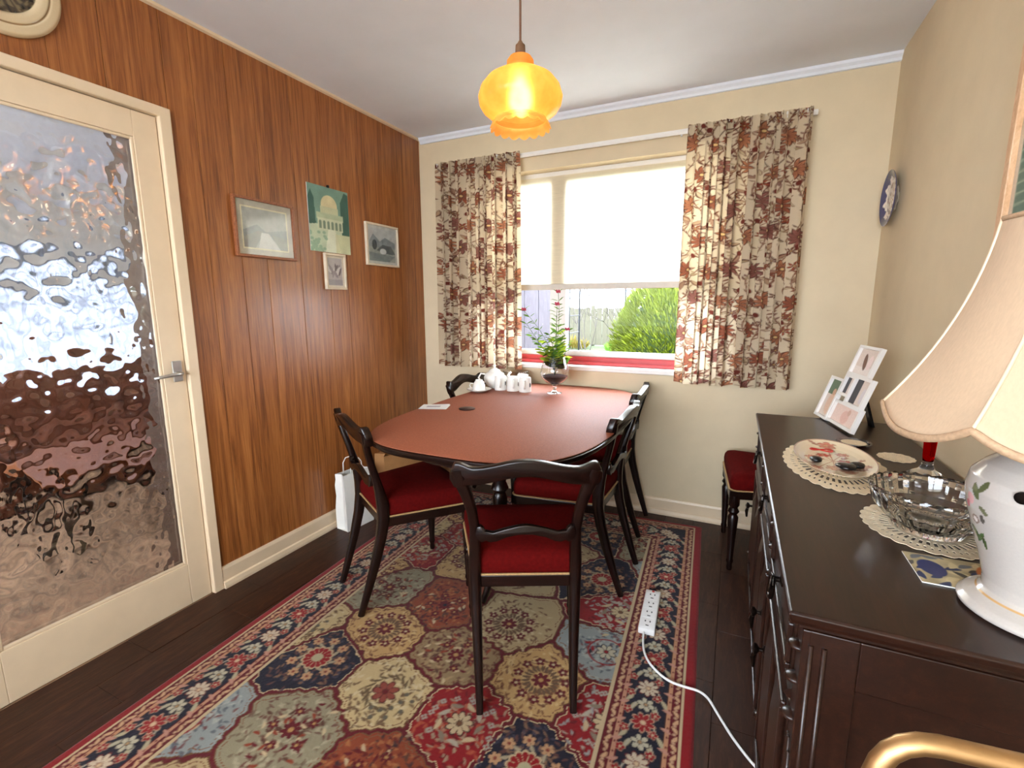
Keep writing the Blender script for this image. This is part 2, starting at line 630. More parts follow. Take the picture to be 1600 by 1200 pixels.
nt_.links.new(d_.outputs[0], a_.inputs[1])
nt_.links.new(t_.outputs[0], a_.inputs[2])
b_ = node(nt_, 'ShaderNodeMixShader', Fac=.35)
nt_.links.new(a_.outputs[0], b_.inputs[1])
nt_.links.new(q_.outputs[0], b_.inputs[2])
nt_.links.new(b_.outputs[0], out_.inputs[0])
cloth_trans('net_cloth', (156, 162, 182), .45, 30, vary=.05)
glass('clear_glass')
glass('crystal', ior=1.55, bmp=.0)
glass('red_glass', (.62, .01, .01))
glass('textured_glass', (.97, .965, .95), ior=1.8)
thin_glass('window_glass', refl=.003)
thin_glass('picture_glass')
emit('bulb_glow', (1, .78, .44), 18)
painted('rug_wool', .95, bmp=.5, bscale=700, grain=.35, spec=.1, sheen=.15)
painted('curtain_print', .9, trans=.42, bscale=500, grain=.12, spec=.05)
painted('art_print', .5, grain=.12, bscale=200)
painted('glaze', .15, coat=.5, grain=.04)

# ------------------------------------------------------------------ the room
fl_b = MB().box(XL - .02, XR + .02, YF, YB + .02, -.06, -.012).build('floor', 'soil')
struct(fl_b, 'dark reddish brown wooden block floor around the rug')
W, L = .158, .46
k = 0
x = XL
col_i = 0
while x < XR - .005:
    x1 = min(x + W, XR)
    y = YF - L * ((col_i * .37) % 1)
    while y < YB:
        a, b = max(y, YF), min(y + L, YB)
        if b - a > .02:
            MB().box(x + .0006, x1 - .0006, a + .0006, b - .0006, -.012, -.0006 * (k % 3), .0012).build('plank', 'floor_wood', fl_b)
        y += L
        k += 1
    x = x1
    col_i += 1
struct(MB().box(XL - .12, XR + .12, YF - .12, YB + .17, ZC, ZC + .1).build('ceiling', 'ceiling_paint'), 'plain off white ceiling')
struct(MB().box(XR, XR + .1, YF - .1, YB + .17, -.06, ZC).build('wall_right', 'cream_wall'), 'plain cream wall behind the sideboard')
mb = MB()
mb.box(XL - .12, WX0, YB, YB + .17, -.06, ZC).box(WX1, XR, YB, YB + .17, -.06, ZC)
mb.box(WX0, WX1, YB, YB + .17, -.06, WZ0 - .03).box(WX0, WX1, YB, YB + .17, WZ1, ZC)
struct(mb.build('wall_back', 'cream_wall'), 'cream wall with the curtained window')
# wall behind the camera, with an unseen window added for fill light
PX0, PX1, PZ0, PZ1 = -1.9, .5, .75, 2.21
mb = MB()
mb.box(XL - .12, PX0, YF - .1, YF, -.06, ZC).box(PX1, XR, YF - .1, YF, -.06, ZC)
mb.box(PX0, PX1, YF - .1, YF, -.06, PZ0).box(PX0, PX1, YF - .1, YF, PZ1, ZC)
struct(mb.build('wall_front', 'cream_wall'), 'cream wall behind the viewer')
struct(MB().box(-3.2, 1.8, YF - 1.5, YF - .1, 2.44, 2.5).build('sky_blocker_roof', 'white_gloss'), 'unseen roof added behind the viewer to block part of the sky')  # added to cut direct skylight while ground bounce still reaches the ceiling
w2 = struct_empty('fill_window_2', 'unseen window added behind the viewer for fill daylight')  # made-up opening, here only as a fill source
mb = MB()
mb.box(PX0, PX1, YF - .08, YF - .03, PZ0, PZ0 + .05).box(PX0, PX1, YF - .08, YF - .03, PZ1 - .05, PZ1)
for xx in (PX0, (PX0 + PX1) / 2 - .025, PX1 - .05):
    mb.box(xx, xx + .05, YF - .08, YF - .03, PZ0 + .05, PZ1 - .05)
mb.build('window_frame', 'white_gloss', w2)

# left wall: masonry core with the door opening, teak boards on its face
DY0, DY1, DZ = .435, 1.195, 1.978
mb = MB()
SW0, SW1, SZ0, SZ1 = -1.6, -.9, 1.35, 2.15  # opening for the added side fill window
mb.box(XL - .12, XL - .012, YF, SW0, -.06, ZC).box(XL - .12, XL - .012, SW1, DY0 - .02, -.06, ZC).box(XL - .12, XL - .012, DY1 + .02, YB, -.06, ZC)
mb.box(XL - .12, XL - .012, SW0, SW1, -.06, SZ0).box(XL - .12, XL - .012, SW0, SW1, SZ1, ZC)
mb.box(XL - .12, XL - .012, DY0 - .02, DY1 + .02, DZ + .02, ZC)
wl = struct(mb.build('wall_left', 'hall_brown'), 'wall clad in vertical teak boards with fine grooves')
edges = [SW1, -.46, -.2, .06, .25, DY0 - .045]
def boards(ed, z0, z1):
    for a, b in zip(ed[:-1], ed[1:]):
        MB().box(XL - .012, XL, a + .0006, b - .0006, z0, z1, .0016).build('teak_board', 'teak_panel', wl)
boards(edges, 0, ZC)
boards([YF, -1.75, SW0], 0, ZC)
boards([SW0, -1.5, -1.25, -1.0, SW1], 0, SZ0)
boards([SW0, -1.5, -1.25, -1.0, SW1], SZ1, ZC)
w4 = struct_empty('fill_window_4', 'unseen side window added behind the viewer to light the right wall')  # made-up source on the left, throws daylight across to the right wall
mb = MB()
mb.box(XL - .1, XL - .05, SW0, SW1, SZ0, SZ0 + .05).box(XL - .1, XL - .05, SW0, SW1, SZ1 - .05, SZ1)
for yy_ in (SW0, SW1 - .05):
    mb.box(XL - .1, XL - .05, yy_, yy_ + .05, SZ0 + .05, SZ1 - .05)
mb.build('window_frame', 'white_gloss', w4)
boards([DY0 - .045, .55, .71, .885, 1.04, DY1 + .043], DZ + .037, ZC)
boards([DY1 + .043, 1.345, 1.49, 1.62, 1.815, 2.005, 2.14, 2.32, 2.5, 2.69, YB], 0, ZC)

def baseboard(name, p0, p1, nrm, label):
    """two step skirting along p0-p1, nrm points into the room"""
    n = Vector((*nrm, 0))
    a, b = Vector((*p0, 0)), Vector((*p1, 0))
    prof = [(0, 0), (.026, 0), (.026, .012), (.022, .03), (.014, .034), (.014, .088), (.009, .1), (0, .1)]
    vs = [a + n * t + Vector((0, 0, z)) for t, z in prof] + [b + n * t + Vector((0, 0, z)) for t, z in prof]
    k = len(prof)
    mb = MB().add(vs, [tuple(range(k)), tuple(range(2 * k - 1, k - 1, -1))] + [(i, (i + 1) % k, k + (i + 1) % k, k + i) for i in range(k)])
    return struct(mb.build(name, 'cream_gloss'), label)
baseboard('baseboard_left', (XL, DY1 + .043), (XL, YB), (1, 0), 'cream painted skirting below the teak boards')
baseboard('baseboard_back', (XL + .027, YB), (XR, YB), (0, -1), 'cream painted skirting below the window')
baseboard('baseboard_right', (XR, YF), (XR, YB - .027), (-1, 0), 'cream painted skirting behind the sideboard')
# slim covings
mb = MB().prism([(YB, ZC), (YB - .03, ZC), (YB - .026, ZC - .012), (YB - .014, ZC - .022), (YB - .011, ZC - .034), (YB, ZC - .036)], 'x', XL + .016, XR)
struct(mb.build('trim_1', 'ceiling_paint'), 'slim white coving over the window wall')
mb = MB().prism([(XL, ZC), (XL + .015, ZC), (XL + .013, ZC - .01), (XL, ZC - .014)], 'y', YF, YB - .001)
struct(mb.build('trim_2', 'cream_gloss'), 'slim pale strip where teak boards meet the ceiling')

# ---- glazed door
d1 = struct_empty('door_1', 'cream glazed door with a rippled glass pane')
mb = MB()
AW = .043
mb.prism([(DY1, 0), (DY1 + AW, 0), (DY1 + AW, DZ + .037), (DY0 - AW, DZ + .037), (DY0 - AW, 0), (DY0, 0), (DY0, DZ), (DY1, DZ)], 'x', XL - .03, XL + .016)
mb.build('door_frame', 'cream_gloss', d1, bevel=.004)
mb = MB()
mb.box(XL - .1, XL - .012, DY1, DY1 + .02, 0, DZ).box(XL - .1, XL - .012, DY0 - .02, DY0, 0, DZ).box(XL - .1, XL - .012, DY0, DY1, DZ, DZ + .02)
mb.build('door_lining', 'cream_gloss', d1)
GY0, GY1, GZ0, GZ1 = .53, 1.108, .185, 1.882
g = .003
X0, X1 = XL - .042, XL - .004
MB().box(X0, X1, DY0 + g, GY0, .002, DZ - g, .002).build('stile', 'cream_gloss', d1)
MB().box(X0, X1, GY1, DY1 - g, .002, DZ - g, .002).build('stile', 'cream_gloss', d1)
MB().box(X0, X1, GY0, GY1, .002, GZ0, .002).build('bottom_rail', 'cream_gloss', d1)
MB().box(X0, X1, GY0, GY1, GZ1, DZ - g, .002).build('top_rail', 'cream_gloss', d1)
for (a, b, c, d) in ((GY0, GY0 + .011, GZ0, GZ1), (GY1 - .011, GY1, GZ0, GZ1), (GY0 + .011, GY1 - .011, GZ0, GZ0 + .011), (GY0 + .011, GY1 - .011, GZ1 - .011, GZ1)):
    MB().box(XL - .018, XL - .007, a, b, c, d, .003).build('glazing_bead', 'cream_gloss', d1)
# the pane: pebbled front, flat back
ny, nz = 150, 430
yy = np.linspace(GY0 + .002, GY1 - .002, ny)
zz = np.linspace(GZ0 + .002, GZ1 - .002, nz)
Yg, Zg = np.meshgrid(yy, zz)
H = np.zeros_like(Yg)
for cell, amp in ((.038, .0056), (.02, .0022)):
    pts = []
    gy, gz = int((GY1 - GY0) / cell) + 3, int((GZ1 - GZ0) / (cell * 1.25)) + 3
    J = rng.random((gz, gy, 2))
    A = rng.random((gz, gy))
    u, v = (Yg - GY0) / cell + 1, (Zg - GZ0) / (cell * 1.25) + 1
    iu, iv = u.astype(int), v.astype(int)
    acc = np.zeros_like(u)
    for di in (-1, 0, 1):
        for dj in (-1, 0, 1):
            ii, jj = np.clip(iu + di, 0, gy - 1), np.clip(iv + dj, 0, gz - 1)
            d2 = (u - ii - J[jj, ii, 0]) ** 2 + (v - jj - J[jj, ii, 1]) ** 2
            acc += (A[jj, ii] - .35) * np.exp(-d2 * 3.2)
    H += acc * amp
P = np.stack([XL - .024 + H, Yg, Zg], -1)
pane = grid_obj('pane', P, None, 'textured_glass', d1)
bm = bmesh.new()
bm.from_mesh(pane.data)
bmesh.ops.reverse_faces(bm, faces=bm.faces[:])
bx0 = XL - .031
bnd = [e for e in bm.edges if e.is_boundary]
r = bmesh.ops.extrude_edge_only(bm, edges=bnd)
nv = [e for e in r['geom'] if isinstance(e, bmesh.types.BMVert)]
for v_ in nv:
    v_.co.x = bx0
bmesh.ops.holes_fill(bm, edges=[e for e in bm.edges if e.is_boundary], sides=0)
bmesh.ops.recalc_face_normals(bm, faces=bm.faces[:])
for f in bm.faces:
    f.smooth = len(f.verts) == 4 and abs(f.normal.x) > .3
bm.to_mesh(pane.data)
bm.free()
hd = MB().box(XL - .004, XL + .004, 1.14, 1.176, .965, 1.05, .003).build('handle_plate', 'steel', d1)
mb = MB().sweep([(XL + .002, 1.158, 1.0), (XL + .03, 1.158, 1.0), (XL + .042, 1.15, 1.0), (XL + .045, 1.13, 1.0), (XL + .045, 1.08, .997), (XL + .04, 1.05, .993)], [.008, .008, .008, .008, .007, .005])
mb.build('door_lever', 'steel', hd, smooth=3)

# ---- the lounge seen through the rippled glass
LX, LY0, LY1 = -6.0, -.6, 4.2
mb = MB().box(LX - .1, XL - .12, LY0, LY1, -.06, -.005).box(XL - .12, XL - .003, DY0 - .02, DY1 + .02, -.06, -.002)
struct(mb.build('floor_lounge', 'lounge_carpet'), 'pinkish carpet beyond the rippled glass')
struct(MB().box(LX - .1, XL - .12, LY0, LY1, ZC, ZC + .1).build('ceiling_lounge', 'ceiling_paint'), 'pale ceiling beyond the rippled glass')
mb = MB().box(LX - .1, LX, LY0, 1.1, -.06, ZC).box(LX - .1, LX, 3.5, LY1, -.06, ZC).box(LX - .1, LX, 1.1, 3.5, 1.7, ZC).box(LX - .1, LX, 1.1, 3.5, -.06, .2)
mb.box(LX - .1, -5.1, LY0 - .1, LY0, -.06, ZC).box(-3.1, XL - .12, LY0 - .1, LY0, -.06, ZC).box(-5.1, -3.1, LY0 - .1, LY0, -.06, 1.05).box(-5.1, -3.1, LY0 - .1, LY0, 2.15, ZC).box(LX - .1, XL - .12, LY1, LY1 + .1, -.06, ZC)  # includes an added opening, out of view, that brightens the lounge
mb.box(XL - .14, XL - .12, YB, LY1, -.06, ZC)
struct(mb.build('wall_lounge', 'lounge_wall'), 'pale lounge walls beyond the rippled glass')
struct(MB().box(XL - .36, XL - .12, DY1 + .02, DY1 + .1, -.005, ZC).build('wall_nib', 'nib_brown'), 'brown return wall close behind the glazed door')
w3 = struct_empty('window_3', 'bright lounge window beyond the rippled glass')
mb = MB()
for yy_ in (1.1, 1.9, 2.7, 3.44):
    mb.box(LX - .08, LX - .02, yy_, yy_ + .06, .2, 1.7)
mb.box(LX - .08, LX - .02, 1.16, 3.44, 1.64, 1.7).box(LX - .08, LX - .02, 1.16, 3.44, .2, .26).box(LX - .08, LX - .02, 1.16, 3.44, 1.3, 1.35)
mb.build('window_frame', 'leatherette', w3)
nc = thing('dimming_net', 'net curtain added to dim the lounge window behind the rippled glass', 'curtain', (LX + .05, 2.3, .18))  # put in to tone down the overbright lounge window
rows = [[(.018 * math.sin(q * .9), -1.25 + q * .025, z_) for q in range(101)] for z_ in (0, .5, 1.0, 1.55)]
MB().strip(rows).build('net', 'net_cloth', nc, smooth=3)
sf = thing('sofa', 'blurred brown sofa seen through the rippled glass', 'sofa', (-4.35, 2.0, -.005))
MB().box(-.4, .4, -.85, .85, .06, .4, .05).build('seat', 'sofa_brown', sf, smooth=.6)
MB().box(-.5, -.3, -.85, .85, .06, .78, .06).build('backrest', 'sofa_brown', sf, smooth=.6)
for s_ in (-1, 1):
    MB().box(-.45, .42, s_ * .92 - .09, s_ * .92 + .09, .06, .58, .06).build('armrest', 'sofa_brown', sf, smooth=.6)
for sx in (-.4, .35):
    for sy in (-.85, .85):
        MB().lathe([(.022, 0), (.03, .062)], 10, (sx, sy, 0)).build('leg', 'mahogany', sf)
tb = thing('coffee_table', 'dark coffee table seen blurred through the rippled glass', 'table', (-3.3, 1.55, -.005))
MB().box(-.28, .28, -.5, .5, .4, .43, .006).build('table_top', 'frame_wood', tb)
for sx in (-.24, .24):
    for sy in (-.45, .45):
        MB().box(sx - .025, sx + .025, sy - .025, sy + .025, 0, .4, .004).build('leg', 'mahogany', tb)

# ---- window
w1 = struct_empty('window_1', 'window with red bottom rail and white mullion')
FY0, FY1 = YB + .085, YB + .14
MB().box(WX0, WX1, FY0 - .012, FY1, WZ0, WZ0 + .05, .004).build('bottom_rail', 'red_gloss', w1)
MB().box(WX0, WX1, FY0 - .03, FY0 - .012, WZ0, WZ0 + .02, .003).build('rail_lip', 'red_gloss', w1)
MB().box(WX0 + .05, WX1 - .05, FY0 + .005, FY1 - .01, WZ0 + .05, WZ0 + .085, .004).build('sash_rail', 'white_gloss', w1)
MB().box(WX0, WX1, FY0, FY1, WZ1 - .06, WZ1, .003).build('top_rail', 'white_gloss', w1)
MB().box(WX0, WX0 + .05, FY0, FY1, WZ0 + .05, WZ1 - .06, .003).build('jamb', 'white_gloss', w1)
MB().box(WX1 - .05, WX1, FY0, FY1, WZ0 + .05, WZ1 - .06, .003).build('jamb', 'white_gloss', w1)
MB().box(-1.11, -1.0, FY0 - .004, FY1 + .01, WZ0 + .05, WZ1 - .06, .004).build('mullion', 'white_gloss', w1)
MB().box(WX0 + .05, -1.11, FY0 + .025, FY0 + .029, WZ0 + .085, WZ1 - .06).build('pane', 'window_glass', w1)
MB().box(-1.0, WX1 - .05, FY0 + .025, FY0 + .029, WZ0 + .085, WZ1 - .06).build('pane', 'window_glass', w1)
MB().box(WX0 - .02, WX1 + .02, YB - .022, FY0 - .012, WZ0 - .028, WZ0 - .0005, .005).build('window_sill', 'white_gloss', w1)

# ------------------------------------------------------------------ garden
struct(MB().box(-30, 30, YB + .17, 45, -.3, -.15).build('garden_lawn', 'lawn'), 'pale grass outside the window')
struct(MB().box(-30, 30, -25, YF - .1, -.3, -.15).build('bounce_paving', 'paving'), 'pale unseen paving added behind the viewer to bounce light upwards')  # added reflector, sends daylight up to the ceiling
struct(MB().box(-30, -6.1, YF - .1, YB + .17, -.3, -.15).build('garden_lawn', 'lawn'), 'grass beyond the lounge window')
fence = thing('garden_fence', 'weathered board fence at the end of the garden', 'fence', (-3.5, 16, -.15))
rowx = -9
i = 0
while rowx < 9:
    h = 1.28 + .02 * math.sin(i * 2.3)
    if i % 10 == 0:
        MB().box(rowx, rowx + .11, .03, .14, 0, h + .1, .01).build('post', 'fence_wood', fence)
    MB().box(rowx, rowx + .19, -.02 - .012 * (i % 2), .012 - .012 * (i % 2), .03, h, .004).build('board', 'fence_wood', fence)
    rowx += .2
    i += 1
for z in (.3, 1.0):
    MB().box(-9, 9, .012, .05, z, z + .09, .004).build('fence_rail', 'fence_wood', fence)
shed = thing('garden_shed', 'pale lilac grey garden shed left of the mullion', 'shed', (-2.5, 4.55, -.15))
for i in range(11):
    MB().box(-.82 + i * .15, -.82 + i * .15 + .147, -.02 - .008 * (i % 2), .02, .02, 1.98, .004).build('board', 'shed_wood', shed)
MB().box(-.82, .79, .02, .3, .02, 1.95, .01).build('body', 'shed_wood', shed)
MB().prism([(-.1, 1.96), (.4, 2.04), (.4, 2.08), (-.1, 2.0)], 'x', -.9, .9).build('roof', 'iron', shed)
MB().box(-.5, .25, -.05, -.028, .1, 1.75, .006).build('shed_door', 'shed_wood', shed)
arch = thing('garden_arch', 'thin dark metal garden arch with crossbars', 'arch', (-2.0, 6.6, -.15))
a0, a1 = -.18, .62
mb = MB().sweep([(a0, 0, 0), (a0, 0, 1.6), (a0 + .1, 0, 1.95), ((a0 + a1) / 2, 0, 2.1), (a1 - .1, 0, 1.95), (a1, 0, 1.6), (a1, 0, 0)], .014, seg=6)
mb.build('hoop', 'iron', arch, smooth=3)
mb = MB().sweep([(a0, .5, 0), (a0, .5, 1.6), (a0 + .1, .5, 1.95), ((a0 + a1) / 2, .5, 2.1), (a1 - .1, .5, 1.95), (a1, .5, 1.6), (a1, .5, 0)], .014, seg=6)
mb.build('hoop', 'iron', arch, smooth=3)
for xx in (a0, a1):
    for z in (.4, .7, 1.0, 1.25, 1.5):
        MB().sweep([(xx, 0, z), (xx, .5, z)], .008, seg=6).build('crossbar', 'iron', arch)

def blades(mb, n, fn, rnd):
    """many small pointed leaf blades; fn(rnd) -> point, direction, length, width"""
    for _ in range(n):
        p, d, L_, w_ = fn(rnd)
        s_ = d.orthogonal().normalized()
        s_ = Matrix.Rotation(rnd.random() * 6.28, 3, d) @ s_
        q = p + d * L_ * .5
        nn = d.cross(s_) * w_ * .35
        mb.add([p, q + s_ * w_ - nn, p + d * L_, q - s_ * w_ - nn, q + nn], [(0, 1, 4), (1, 2, 4), (2, 3, 4), (3, 0, 4)])
    return mb
def conifer(loc, rx, ry, h, label, n, seed):
    t = thing('conifer', label, 'shrub', loc)
    R = random.Random(seed)
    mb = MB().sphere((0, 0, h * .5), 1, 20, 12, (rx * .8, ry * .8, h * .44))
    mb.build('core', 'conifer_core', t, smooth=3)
    def f(R):
        a, zf = R.random() * 6.283, R.random()
        t_ = PI * (zf * .96 + .02)
        rr = .8 + .2 * R.random() + .09 * math.sin(5 * a + 7 * zf) * math.sin(9 * zf + 3 * a)
        d = Vector((math.sin(t_) * math.cos(a), math.sin(t_) * math.sin(a), math.cos(t_)))
        p = Vector((d.x * rx * rr, d.y * ry * rr, h * .5 + d.z * h * .5 * rr))
        dd = (d + Vector((R.uniform(-.4, .4), R.uniform(-.4, .4), .7))).normalized()
        return p, dd, R.uniform(.05, .10), R.uniform(.006, .013)
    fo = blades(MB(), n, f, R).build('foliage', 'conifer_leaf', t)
    fo['kind'] = 'stuff'
    MB().lathe([(.05, -.02), (.04, h * .4)], 8).build('trunk', 'twig', t)
    return t
conifer((-.6, 6.0, -.15), .74, .6, 1.78, 'bright yellow green conifer bush right of the window view', 26000, 3)
conifer((1.2, 7.2, -.15), .6, .6, 1.75, 'green conifer bush mostly hidden behind the right curtain', 5000, 4)
def bare_shrub(loc, h, label, seed, mat='twig', leaves=None):
    t = thing('bare_shrub', label, 'shrub', loc)
    R = random.Random(seed)
    mb = MB()
    def grow(p, d, L_, r_, lev):
        q = p + d * L_
        mb.sweep([p, p + d * L_ * .5 + Vector((R.uniform(-.02, .02), R.uniform(-.02, .02), 0)), q], [r_, r_ * .8, r_ * .6], seg=4)
        if lev:
            for _ in range(3):
                nd = (d + Vector((R.uniform(-.8, .8), R.uniform(-.8, .8), R.uniform(-.2, .5)))).normalized()
                grow(q, nd, L_ * .72, r_ * .6, lev - 1)
    for _ in range(5):
        grow(Vector((R.uniform(-.1, .1), R.uniform(-.1, .1), 0)), Vector((R.uniform(-.4, .4), R.uniform(-.4, .4), 1)).normalized(), h * .36, .014, 4)
    o = mb.build('twigs', mat, t)
    o['kind'] = 'stuff'
    return t
bare_shrub((-2.2, 9.6, -.15), 2.2, 'bare twiggy shrub between the garden arch and conifer', 5)
bare_shrub((-3.6, 12.3, -.15), 2.6, 'bare tangled shrub in front of the board fence', 8)
for i, (bx, by, m_, lb) in enumerate([(-4.8, 14.8, 'flower_yellow', 'low yellow flowering plant by the fence'), (-3.0, 14.3, 'leaf_green', 'low green leafy plant before the fence'), (-2.3, 11.6, 'leaf_green', 'green bedding plant lower down the garden')]):
    t = thing('border_plant', lb, 'plant', (bx, by, -.15))
    R = random.Random(20 + i)
    def f(R):
        a, q = R.random() * 6.283, math.sqrt(R.random())
        d = Vector((q * math.cos(a), q * math.sin(a), 1.2)).normalized()
        return Vector((q * .5 * math.cos(a), q * .4 * math.sin(a), R.random() * .25 * (1.1 - q))), d, R.uniform(.1, .3), R.uniform(.01, .03)
    o = blades(MB(), 500, f, R).build('leaves', m_, t)
    o['kind'] = 'stuff'

# ------------------------------------------------------------------ rug
RW, RL = 1.678, 2.56
RES = .004
cv = Canvas(RW, RL, RES, (120, 16, 22))
BW = .262
CREAM, TAN, RED, MAROON, NAVY, SAGE, BLUE, RUST, GOLD, BROWN = (214, 190, 150), (186, 150, 106), (156, 20, 26), (104, 14, 24), (28, 24, 42), (150, 146, 124), (150, 160, 162), (150, 62, 34), (196, 152, 92), (70, 34, 28)
# field of scalloped cartouches; (u from right edge, v from far edge)
known = [(.489, 1.416, 'gold'), (.70, 1.19, 'cream'), (.815, 1.42, 'tan'), (.665, 1.67, 'red'), (.43, 1.73, 'navy'), (.945, 1.655, 'cream2'),
         (.80, 1.91, 'rust'), (1.275, 1.62, 'navy'), (1.125, 1.88, 'sage'), (1.142, 1.40, 'gold'), (1.30, 1.16, 'sage'), (1.0, 1.18, 'rust'),
         (.31, 1.20, 'blue'), (.25, 1.50, 'red2'), (.30, .95, 'red2'), (.42, .74, 'navy')]
pts = [k_[:2] for k_ in known]
types = [k_[2] for k_ in known]
cyc = ['cream2', 'navy', 'gold', 'rust', 'blue', 'red', 'sage', 'cream']
n_ = 0
for j in range(12):
    for i in range(7):
        p = (.12 + i * .27 + (j % 2) * .135, .1 + j * .235)
        if all(math.hypot(p[0] - q[0], p[1] - q[1]) > .19 for q in pts[:len(known)]):
            pts.append(p)
            types.append(cyc[(n_ * 3 + j) % 8])
            n_ += 1
d1_ = np.full(cv.X.shape, 9.)
d2_ = np.full(cv.X.shape, 9.)
idx = np.zeros(cv.X.shape, int)
for n_, (px, py) in enumerate(pts):
    dx, dy = cv.X - px, cv.Y - py
    an = np.arctan2(dy, dx)
    d = np.hypot(dx, dy) + .009 * np.abs(np.sin(9 * an + n_)) + .004 * np.sin(23 * an + n_)
    d = d * (1 + .03 * np.cos(4 * an))
    m = d < d1_
    d2_ = np.where(m, d1_, np.minimum(d2_, d))
    idx = np.where(m, n_, idx)
    d1_ = np.where(m, d, d1_)
gap = d2_ - d1_
BASE = {'gold': (206, 166, 108), 'cream': (196, 172, 128), 'cream2': (214, 190, 140), 'tan': (158, 132, 94), 'red': (150, 18, 24), 'red2': (150, 18, 24), 'navy': (30, 27, 46), 'rust': (152, 72, 40), 'sage': (158, 150, 122), 'blue': (158, 166, 164)}
base = np.array([lin(BASE[t]) for t in types])
cv.c[:] = base[idx]
lab = np.array([{'red': 0, 'red2': 0, 'navy': 0}.get(t, 1) for t in types])[idx]
cv.c[gap < .011] = lin(MAROON)
e = (gap > .011) & (gap < .018)
cv.c[e & (lab == 1)] = lin((120, 84, 50))
cv.c[e & (lab == 0)] = lin(CREAM)
cv.c[(gap > .034) & (gap < .039) & (lab == 1)] = lin((140, 96, 66))
SHADES = {'gold': [(124, 76, 46), (228, 196, 140), (100, 40, 32)], 'cream': [(120, 80, 52), (222, 202, 160), (96, 36, 30)], 'cream2': [(116, 86, 56), (228, 210, 168), (100, 68, 46)], 'tan': [(110, 66, 46), (186, 156, 112), (96, 30, 30)],
          'red': [(190, 90, 60), (110, 10, 18), (180, 160, 130)], 'red2': [(196, 186, 166), (110, 10, 18), (170, 176, 172)], 'navy': [(150, 112, 84), (70, 66, 84), (110, 70, 60)], 'rust': [(100, 24, 24), (186, 120, 70), (60, 40, 46)], 'sage': [(110, 46, 40), (190, 180, 150), (120, 96, 74)], 'blue': [(90, 96, 108), (190, 194, 186), (120, 40, 40)]}
for n_, ((px, py), t) in enumerate(zip(pts, types)):
    R = random.Random(n_ + 500)
    for q in range(240):
        a, rr = R.random() * 6.28, R.uniform(.03, .16)
        x_, y_ = px + rr * math.cos(a), py + rr * math.sin(a)
        j_, i_ = int(np.clip(y_ / RL * (cv.ny - 1), 0, cv.ny - 1)), int(np.clip(x_ / RW * (cv.nx - 1), 0, cv.nx - 1))
        if idx[j_, i_] == n_ and gap[j_, i_] > .03:
            cv.leaf(x_, y_, R.uniform(.014, .03), R.uniform(.003, .006), a + R.choice([-1.2, 0, 1.2]) + R.uniform(-.3, .3), R.choice(SHADES[t]), .8)
for n_, ((px, py), t) in enumerate(zip(pts, types)):
    R = random.Random(n_)
    o_ = R.random() * 6
    if t in ('gold', 'cream'):
        for q in range(11):
            a = o_ + q * 2 * PI / 11
            cv.flower(px + .085 * math.cos(a), py + .085 * math.sin(a), .019, 5, MAROON, CREAM, None, a)
        for q in range(22):
            a = o_ + q * 2 * PI / 22
            cv.leaf(px + .035 * math.cos(a), py + .035 * math.sin(a), .034, .006, a + .3, (112, 84, 60))
        cv.flower(px, py, .034, 8, MAROON, (150, 60, 40), None, o_)
        cv.disc(px, py, .008, GOLD)
    elif t == 'navy':
        for q in range(9):
            a = o_ + q * 2 * PI / 9
            cv.flower(px + .088 * math.cos(a), py + .088 * math.sin(a), .02, 6, (206, 160, 118), (140, 60, 44), None, a)
            cv.leaf(px + .055 * math.cos(a + .3), py + .055 * math.sin(a + .3), .03, .006, a + 1.2, (180, 168, 140))
        cv.flower(px, py, .05, 14, RED, (190, 180, 140), CREAM, o_, .85)
        cv.disc(px, py, .02, (196, 188, 150))
    elif t in ('red', 'red2'):
        cv.flower(px, py, .04, 9, CREAM, (120, 80, 50), BROWN, o_, .6)
        for q in range(9):
            a = o_ + q * .7
            cv.leaf(px + .062 * math.cos(a), py + .062 * math.sin(a), .045, .008, a + 1.5, [(190, 180, 160), CREAM, (146, 130, 110)][q % 3])
        for q in range(14):
            a = R.random() * 6.28
            cv.flower(px + R.uniform(.085, .12) * math.cos(a), py + R.uniform(.085, .12) * math.sin(a), .011, 4, (176, 170, 156), RED)
    elif t == 'cream2':
        cv.flower(px + .005, py, .042, 7, (150, 70, 54), MAROON, (96, 40, 32), o_, .5)
        for q in range(13):
            a = o_ + q * .36
            cv.leaf(px + .06 * math.cos(a), py + .06 * math.sin(a), .04, .005, a + 1.3, (110, 90, 60))
        for q in range(9):
            a = o_ + 4.0 + q * .24
            rr = .07 + .03 * (q % 2)
            cv.disc(px + rr * math.cos(a), py + rr * math.sin(a), .008, (104, 98, 82))
    elif t == 'blue':
        for q in range(16):
            a = R.random() * 6.28
            rr = R.uniform(.03, .11)
            cv.leaf(px + rr * math.cos(a), py + rr * math.sin(a), .03, .006, R.random() * 6.28, [RED, NAVY, CREAM, (90, 96, 104)][q % 4])
        cv.flower(px, py, .036, 8, (206, 196, 170), RED, NAVY, o_, .5)
        cv.ring(px, py, .065, .006, RED)
    else:
        for q in range(46):
            a = R.random() * 6.28
            rr = R.uniform(.03, .12)
            cv.leaf(px + rr * math.cos(a), py + rr * math.sin(a), .028, .0055, R.random() * 6.28, [MAROON, (96, 60, 44), CREAM, RUST][q % 4])
        for q in range(5):
            a = o_ + q * 1.25
            cv.flower(px + .065 * math.cos(a), py + .065 * math.sin(a), .018, 6, MAROON, GOLD, None)
        cv.flower(px, py, .032, 8, MAROON, GOLD if t != 'rust' else NAVY, None, o_, .5)
